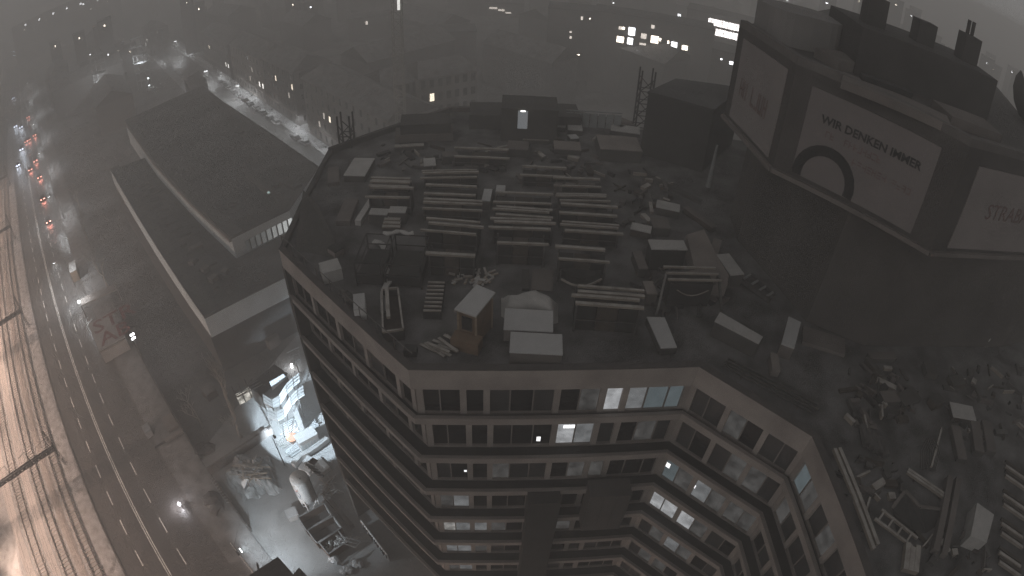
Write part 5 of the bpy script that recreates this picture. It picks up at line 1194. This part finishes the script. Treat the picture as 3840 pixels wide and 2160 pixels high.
# left parapet boxes
roof_box('tarped_crate', 'rounded tarped crate against the left parapet', 'crate', (1210, 1030), (1282, 1010), .9, 1.4, TARP, TARP); roof_box('white_plate', 'upright white plate near the left parapet', 'plate', (1326, 1165), (1370, 1160), .9, 1.6, WHITE, SNOWM)
roof_box('cable_box', 'small box with two round cable holes at the sloped deck', 'box', (1255, 950), (1290, 930), .5, 1.0, CONC_L, DARKSHEET)
T = thing('cloth_heap', 'crumpled heap of cloth on the left parapet', 'heap', G(1300, 1120, ZF)); m = MB(); [m.rock(G(1290 + 10*k, 1095 + 14*k, ZF + .4), .4, k) for k in range(3)]; m.build('cloth', CONC_D, T)
# sheets top left
for k, (A, Bp, h, d, lab, m_) in enumerate((((1288, 660), (1368, 662), .6, 3.6, 'wide pale sheet pack at the far left corner of the roof', TARP), ((1228, 690), (1272, 684), .3, 3.2, 'flat pale boards by the far left parapet', CONC), ((1258, 832), (1312, 832), .4, 3.6, 'long pale boards lying side by side behind the left parapet', CONC), ((1330, 830), (1352, 832), .4, 3.4, 'single narrow pale board next to the long boards', TARP),
        ((1382, 805), (1452, 808), .8, .9, 'stack of white sheets left half', TARP), ((1456, 798), (1520, 800), 1.0, .9, 'stack of white sheets right half', TARP))):
    roof_box('sheet_pack', lab, 'sheets', A, Bp, h, d, CONC_D if k in (0, 4, 5) else m_, m_)
for k in range(3): roof_box('plank_tier', ['upper plank tier in front of the stacked white sheets', 'middle plank tier in front of the stacked white sheets', 'lowest plank tier in front of the stacked white sheets'][k], 'planks', (1440 - 4*k, 826 + 14*k), (1500, 828 + 14*k), .5 - .14*k, .5, WOOD_D, BEAMM)
# centre small boxes
roof_box('white_bin', 'square white bin left of the pair between the columns of racks', 'bin', (1806, 755), (1838, 757), .8, 2.0, CONC_L, SNOWM); roof_box('white_bin', 'square white bin right of the pair between the columns of racks', 'bin', (1858, 722), (1892, 724), .8, 1.2, CONC_L, SNOWM)
for k, (u0, u1) in enumerate(((2080, 2110), (2122, 2160), (2172, 2232))): roof_box('upright_panel', ['narrowest of three upright panels behind the right column of racks', 'middle of three upright panels behind the right column of racks', 'widest of three upright panels behind the right column of racks'][k], 'panel', (u0, 690), (u1, 692), 1.2, .3, CONC)
# far pieces
for k, (A, Bp, h, d, lab, m_) in enumerate((((1590, 625), (1635, 622), .5, 1.6, 'small white box below the far plant rooms', TARP), ((2022, 470), (2120, 480), .5, 1.8, 'pale slab pile behind the glazed canopy', TARP), ((2130, 488), (2185, 492), .6, 1.5, 'short pale slab pile beside the glazed canopy', TARP), ((2140, 522), (2172, 520), .5, 1.0, 'small white tarp near the lattice hoist', SNOWM),
        ((2078, 560), (2180, 566), .5, 2.0, 'broken pale slab with a bent end', CONC_L), ((2252, 560), (2410, 570), 1.3, 3.4, 'big dark block with a light snowy top beside the annexe', CONC_L), ((2250, 450), (2330, 480), .4, 2.6, 'pale roof platform under the glazed canopy', CONC_L), ((2290, 490), (2400, 505), .4, 2.0, 'snowy platform beside the lattice hoist', TARP), ((1960, 525), (2060, 530), .3, .4, 'long thin beam across the far roof', BEAMM), ((1480, 555), (1590, 548), .4, .6, 'bowed pale beam at the far left of the roof', BEAMM), ((1660, 590), (1720, 585), .8, 1.0, 'pale crate below the lit doorway', CONC), ((1900, 560), (1980, 565), .8, 2.0, 'grey box behind the middle column of racks', CONC))):
    roof_box('roof_slab_pile' if k in (1, 2, 4) else 'far_roof_box', lab, 'box', A, Bp, h, d, CONC_D, m_)
# right side
T = thing('sagging_sheet', 'dark sheet sagging between pale edges in the right column of racks', 'sheet', G(2190, 1030, ZF))
m = MB()
for i in range(9):
    for j in range(4): u = 2105 + 150*i/8; v = 1005 + 14*j + (30 if j == 3 else 6*j)*math.sin(math.pi*i/8)*.9; p = G(u, v, ZF + 1.2); m.v.append((p.x, p.y, ZF + 1.2 - .5*math.sin(math.pi*i/8)*math.sin(math.pi*j/3)))
for i in range(8):
    for j in range(3): k = i*4 + j; m.f.append((k, k + 4, k + 5, k + 1))
m.build('sheet', DARKSHEET, T); MB().tube([G(2105 + 150*i/8, 1047 + 27*math.sin(math.pi*i/8), ZF + 1.2) for i in range(9)], .09, 5).build('edge_roll', BEAMM, T)
for i in (0, 8): p = G(2105 + 150*i/8, 1010, ZF + 1.2); MB().bar(Vector((p.x, p.y, ZF)), p, .1).build('post', STEEL, T)
roof_box('tarped_tank', 'dark tank with a bright rounded tarp lid beside the L-shaped platform', 'tank', (2445, 935), (2575, 938), 1.9, 1.1, DARKSHEET, TARP, None, .1)
T = thing('snowy_platform', 'L-shaped pale platform wrapping round the tarped tank', 'platform', G(2640, 980, ZF))
for pts in (((2575, 880), (2640, 860), (2690, 960), (2735, 1035), (2700, 1060), (2610, 1030)), ((2610, 1010), (2735, 1030), (2730, 1062), (2500, 1045), (2495, 1030))): MB().prism([tri(G(u, v, ZF + 1.4)) for u, v in pts], ZF, ZF + (1.4 if len(pts) == 6 else 1.36)).build('deck', CONC_L, T)
roof_box('white_cabinet', 'tall white-topped cabinet against the banner building', 'cabinet', (2740, 1035), (2790, 1030), 1.2, 2.6, CONC_D, TARP)
roof_box('beam_bundle', 'bundle of pale beams beside the white-topped cabinet', 'beams', (2658, 955), (2690, 965), .5, 2.6, WOOD_D, CONC_L)
roof_box('pale_sack', 'pale bulky sack left of the trestle', 'sack', (2425, 1105), (2465, 1105), .9, 1.4, CONC, CONC_L); roof_box('pale_sheet_stand', 'pale sheet standing left of the tarped tank', 'sheet', (2395, 1010), (2430, 1010), .7, 2.2, CONC_D, CONC)
T = thing('big_trestle', 'large trestle with dark interior and hanging ropes', 'trestle', G(2610, 1130, ZF))
a, b, t, n, L, rz, c = boxFE(2505, 1048, 2705, 1052, ZF + 2.6, 1.6)
MB().box((c.x, c.y, ZF + 1.1), (L*.8, 1.2, 2.0), rz).build('dark_infill', DARKSHEET, T)
for k in range(3): MB().bar(a + n*.7*k, b + n*.7*k, .14).build('top_beam', BEAMM, T)
for s_ in (0, 1):
    for e_ in (-.6, 1.6): p = a + t*(L*s_) + n*.6; q = a + t*(L*s_) + n*e_*1.3 + t*(.5 if s_ else -.5); MB().bar(p, Vector((q.x, q.y, ZF)), .16).build('leg', STEEL, T)
MB().tube([a.lerp(b, .2 + .6*k/6) - n*.1 - Vector((0, 0, .8 + .5*math.sin(math.pi*k/6))) for k in range(7)], .04, 5).build('rope', BEAMM, T)
T = thing('wire_spool_rack', 'small lattice rack with pale spools below the white-topped cabinet', 'rack', G(2850, 1090, ZF))
for k in range(4): MB().bar(G(2790 + 28*k, 1045 + 22*k, ZF + .5), G(2815 + 28*k, 1030 + 22*k, ZF + .5), .14).build('spool', GALV, T)
MB().bar(G(2785, 1055, ZF + .4), G(2890, 1130, ZF + .4), .3, .3).build('rail', STEEL, T); MB().bar(G(2815, 1030, ZF + .4), G(2910, 1105, ZF + .4), .3, .3).build('rail', STEEL, T)
T = thing('site_crate', 'long dark crate with a pale top pointing at the banner building', 'crate', G(2760, 1230, ZF)); q = [G(2680, 1205, ZF + 1.3), G(2845, 1290, ZF + 1.3), G(2860, 1265, ZF + 1.3), G(2700, 1172, ZF + 1.3)]
MB().prism([tri(p) for p in q], ZF, ZF + 1.25).build('body', CONC_D, T); MB().prism([tri(p) for p in q], ZF + 1.25, ZF + 1.36).build('top', TARP, T)
T = thing('white_cooler', 'white-topped upright box near the corner of the banner building', 'box', G(2960, 1270, ZF)); q = [G(2930, 1290, ZF + 1.1), G(2978, 1308, ZF + 1.1), G(3003, 1210, ZF + 1.1), G(2957, 1188, ZF + 1.1)]
MB().prism([tri(p) for p in q], ZF, ZF + 1.05).build('body', CONC, T); MB().prism([tri(p) for p in q], ZF + 1.05, ZF + 1.15).build('top', SNOWM, T)
roof_box('grey_platform', 'low grey platform beside the white-topped upright box', 'platform', (3010, 1280), (3170, 1330), .3, 1.8, CONC); roof_box('narrow_crate', 'narrow crate below the white-topped upright box', 'crate', (2895, 1390), (2925, 1395), .5, 1.6, CONC, CONC_L)
def beams(name, label, A, Bp, k, gap, w_, m_, z=.3):
    a, b = G(*A, ZF + z), G(*Bp, ZF + z); t = (b - a).normalized(); n = Vector((-t.y, t.x, 0)); T = thing(name, label, 'beams', ((a + b)/2).to_tuple()[:2] + (ZF,))
    for j in range(k): MB().bar(a + n*gap*j, b + n*gap*j - t*.2*(j % 2), w_, w_).build('beam', m_, T)
    for f in (.2, .8): p = a.lerp(b, f); MB().bar(p - n*.15 - Vector((0, 0, w_)), p + n*(gap*k) - Vector((0, 0, w_)), .12, .1).build('bearer', WOOD_D, T)
beams('rail_bundle', 'bundle of long rails along the parapet of the angled facade', (2712, 1372), (3062, 1556), 4, .3, .14, STEEL)
beams('rail_bundle', 'pair of long beams along the parapet of the right wing', (3128, 1685), (3275, 2060), 2, .4, .24, BEAMM)
beams('heavy_beams', 'pair of heavy beams lying towards the wooden stacks', (3535, 2085), (3590, 1800), 2, .75, .5, CONC)
beams('heavy_beams', 'single jointed beam meeting the pair of heavy beams', (3400, 1770), (3560, 1880), 2, .25, .2, BEAMM)
beams('scaffold_planks', 'broad planks below the grid of frames', (3430, 2150), (3440, 2050), 3, .4, .38, BEAMM)
T = thing('frame_grid', 'grid of pale-edged frames lying on the right wing roof', 'frames', G(3390, 1960, ZF))
for k in range(4):
    p, q = G(3295 + 34*k, 1950 + 28*k, ZF + .3), G(3318 + 34*k, 1915 + 28*k, ZF + .3); MB().bar(p, q, .14).build('cross_bar', BEAMM, T)
MB().bar(G(3280, 1945, ZF + .3), G(3420, 2050, ZF + .3), .16).build('side_bar', BEAMM, T); MB().bar(G(3305, 1912, ZF + .3), G(3440, 2020, ZF + .3), .16).build('side_bar', BEAMM, T)
T = thing('bent_cover', 'bent dark cover with pale ridge above the grid of frames', 'cover', G(3430, 1880, ZF))
m = MB(); r = [G(3345, 1905, ZF + .2), G(3395, 1840, ZF + 1.0), G(3450, 1900, ZF + .9), G(3530, 1910, ZF + .2)]; f_ = [G(3360, 1990, ZF), G(3420, 1990, ZF + .1), G(3470, 2000, ZF + .1), G(3530, 1960, ZF)]
for i in range(3): m.quad(r[i], f_[i], f_[i+1], r[i+1])
m.build('sheet', DARKSHEET, T); [MB().bar(r[i], r[i+1], .22, .1).build('ridge', CONC, T) for i in range(3)]
T = thing('rebar_hoops', 'bundle of bent steel hoops near the foot of the banner building', 'hoops', G(3490, 1700, ZF))
for k in range(5): MB().tube([G(3455 + 8*k, 1760, ZF + .1), G(3452 + 9*k, 1690, ZF + .5), G(3475 + 8*k, 1645, ZF + .7), G(3500 + 6*k, 1700, ZF + .5), G(3490 + 4*k, 1765, ZF + .1)], .05, 5).build('hoop', STEEL, T)
MB().bar(G(3492, 1750, ZF + .5), G(3530, 1605, ZF + .5), .16).build('bar', BEAMM, T)
T = thing('mesh_pallet', 'pallet of wire mesh coils on the right wing', 'pallet', G(3270, 1640, ZF))
for k in range(5): 
    p = G(3235 + 18*k, 1600 + 14*k, ZF + .4); q = G(3250 + 18*k, 1670 + 10*k, ZF + .4); MB().tube([p, q], .28, 8).build('coil', STEEL, T)
MB().bar(G(3258, 1672, ZF + .2), G(3312, 1702, ZF + .2), .3, .2).build('edge_plank', CONC_L, T)
T = thing('white_cube', 'white tank with a slanted face beside the wooden stacks', 'tank', G(3690, 1980, ZF)); q = [G(3640, 2010, ZF + 1.2), G(3700, 2035, ZF + 1.2), G(3728, 1930, ZF + 1.2), G(3665, 1885, ZF + 1.2)]; MB().prism([tri(p) for p in q], ZF, ZF + 1.2).build('body', TARP, T)
for k, (A, Bp, lab) in enumerate((((3592, 1720), (3625, 1725), 'left of three upright pale boards on the right wing'), ((3655, 1690), (3690, 1700), 'middle of three upright pale boards on the right wing'), ((3700, 1690), (3735, 1700), 'right of three upright pale boards on the right wing'))): roof_box('pale_board', lab, 'board', A, Bp, .4, 3.0, CONC_D, CONC)
for k in range(4):
    T = thing('wood_stack', ['wooden stack furthest up the right wing', 'second wooden stack down the right wing', 'third wooden stack down the right wing', 'wooden stack at the lower end of the right wing'][k], 'stack', G(3800, 1760 + 110*k, ZF), 0, 'wooden stacks on the right wing')
    for j in range(4): MB().bar(G(3770 - 8*k, 1730 + 108*k + 18*j, ZF + .3 + .1*(j % 2)), G(3850 - 8*k, 1785 + 108*k + 18*j, ZF + .3 + .1*(j % 2)), .22).build('plank', BEAMM if j % 2 else WOOD_D, T)
# furled white parasol by the banner building
b = G(3690, 1290, ZF)
T = thing('furled_parasol', 'tall furled white parasol bound with a dark strap', 'parasol', b)
k_ = 1.0
MB().tube([b, b + Vector((0, 0, .5))], .06, 8).build('pole', STEEL, T); MB().tube([b + Vector((0, 0, .4)), b + Vector((0, 0, .8)), b + Vector((0, 0, 1.3)), b + Vector((0, 0, 2.3))], [.34, .42, .3, .2], 10).build('cloth', TARP, T)
MB().tube([b + Vector((0, 0, 1.28)), b + Vector((0, 0, 1.36))], .31, 10).build('strap', INK, T); MB().tube([b + Vector((0, 0, 2.3)), b + Vector((0, 0, 3.1))], [.05, .03], 8).build('tip', GALV, T)
MB().tube([b, b + Vector((0, 0, .1))], .5, 10).build('foot', CONC, T)
# low clutter along the foot of the banner building
for k, (u, v, w_, d_, h_, lab) in enumerate(((3300, 1350, 2.6, .6, .5, 'grey scrap box by the corner of the banner building'), (3270, 1390, .5, 1.8, .5, 'slanted pale post case by the scrap box'), (3480, 1400, 1.2, 1.2, .6, 'squat dark bin under the banner building wall'), (3580, 1440, 1.6, 1.0, .5, 'low dark crate under the banner building wall'), (3400, 1500, 2.0, 1.2, .4, 'flat dark pallet in the middle of the right wing'), (3600, 1560, 2.4, 1.4, .5, 'flat tarped pallet beside the parasol'), (3330, 1500, 1.5, 1.0, .4, 'grey bundle at the mesh coils'), (3500, 1520, 1.2, .8, .7, 'upright dark drum box on the right wing'), (2500, 800, 2.0, 1.2, .8, 'dark crate at the foot of the annexe'), (2620, 830, 3.4, .6, .5, 'pale board leaning along the annexe'), (2540, 720, 5.2, .5, .3, 'long pale plank pointing at the annexe'), (2400, 880, 1.6, 1.0, .7, 'grey sack pile left of the pale platform'), (2470, 870, 1.4, 1.4, .9, 'round-topped grey bag left of the pale platform'))):
    p = G(u, v, ZF); T = thing(['scrap_box', 'post_case', 'squat_bin', 'low_crate', 'flat_pallet', 'tarped_pallet', 'bundle', 'drum_box', 'dark_crate', 'leaning_board', 'long_plank', 'sack_pile', 'bulk_bag'][k], lab, 'box', p)
    rz = .3*math.sin(k*2.1) + (-1.0 if k in (9, 10) else 0); MB().box((p.x, p.y, ZF + h_*.45), (w_, d_, h_*.9), rz).build('body', [CONC_D, WOOD_D][k % 2], T); MB().box((p.x, p.y, ZF + h_*.95), (w_*1.05, d_*1.05, h_*.12), rz).build('lid', [CONC, CONC_D, TARP][k % 3] if k not in (2, 3, 7) else CONC_D, T)

# loose scatter on the right wing and the far roof
for k, (u0, u1, v0, v1, n_, lab) in enumerate(((3180, 3420, 1380, 1600, 60, 'scatter of dark scrap between the mesh coils and the banner building'), (3560, 3840, 1380, 1680, 60, 'scatter of dark scrap beside the furled parasol'), (3150, 3400, 1720, 1900, 30, 'scatter of offcuts along the right wing parapet beams'), (3450, 3700, 2000, 2160, 30, 'scatter of offcuts at the lower end of the heavy beams'), (2300, 2520, 640, 860, 40, 'scatter of scrap in the shade of the annexe'), (1420, 1900, 540, 640, 50, 'scatter of boards in front of the far plant rooms'), (1950, 2300, 520, 680, 45, 'scatter of boards in front of the glazed canopy'), (2380, 2720, 1000, 1180, 30, 'scatter of offcuts round the big trestle'))):
    T = thing('scrap_scatter', lab, 'scrap', G((u0 + u1)/2, (v0 + v1)/2, ZF))
    for j in range(n_):
        c = G(rq.uniform(u0, u1), rq.uniform(v0, v1), ZF + .12); an_ = rq.uniform(0, 3.14); d = Vector((math.cos(an_), math.sin(an_), 0))*rq.uniform(.1, .9); w_ = rq.choice((.1, .15, .3, .5))
        MB().bar(c - d, c + d, w_, rq.uniform(.08, .5)).build('piece', rq.choice((DARKSHEET, WOOD_D, CONC_D, STEEL, BEAMM, CONC)), T)
# ------------------------------------------------------------------ the fog itself
hz = MB().prism([(-3100, -900), (3100, -900), (3100, 3300), (-3100, 3300)], -1.2, 69.5)
hm = bpy.data.materials.new('fog'); hm.use_nodes = True; MATS['fog'] = hm
n, l = hm.node_tree.nodes, hm.node_tree.links; n.remove(n['Principled BSDF'])
pvn = n.new('ShaderNodeVolumePrincipled'); pvn.inputs['Color'].default_value = (.97, .955, .94, 1); pvn.inputs['Density'].default_value = .0046; pvn.inputs['Anisotropy'].default_value = .25
l.new(pvn.outputs[0], n['Material Output'].inputs['Volume'])
tag(hz.build('haze', hm), 'pale night fog filling the air over the whole site', 'fog', kind='stuff')
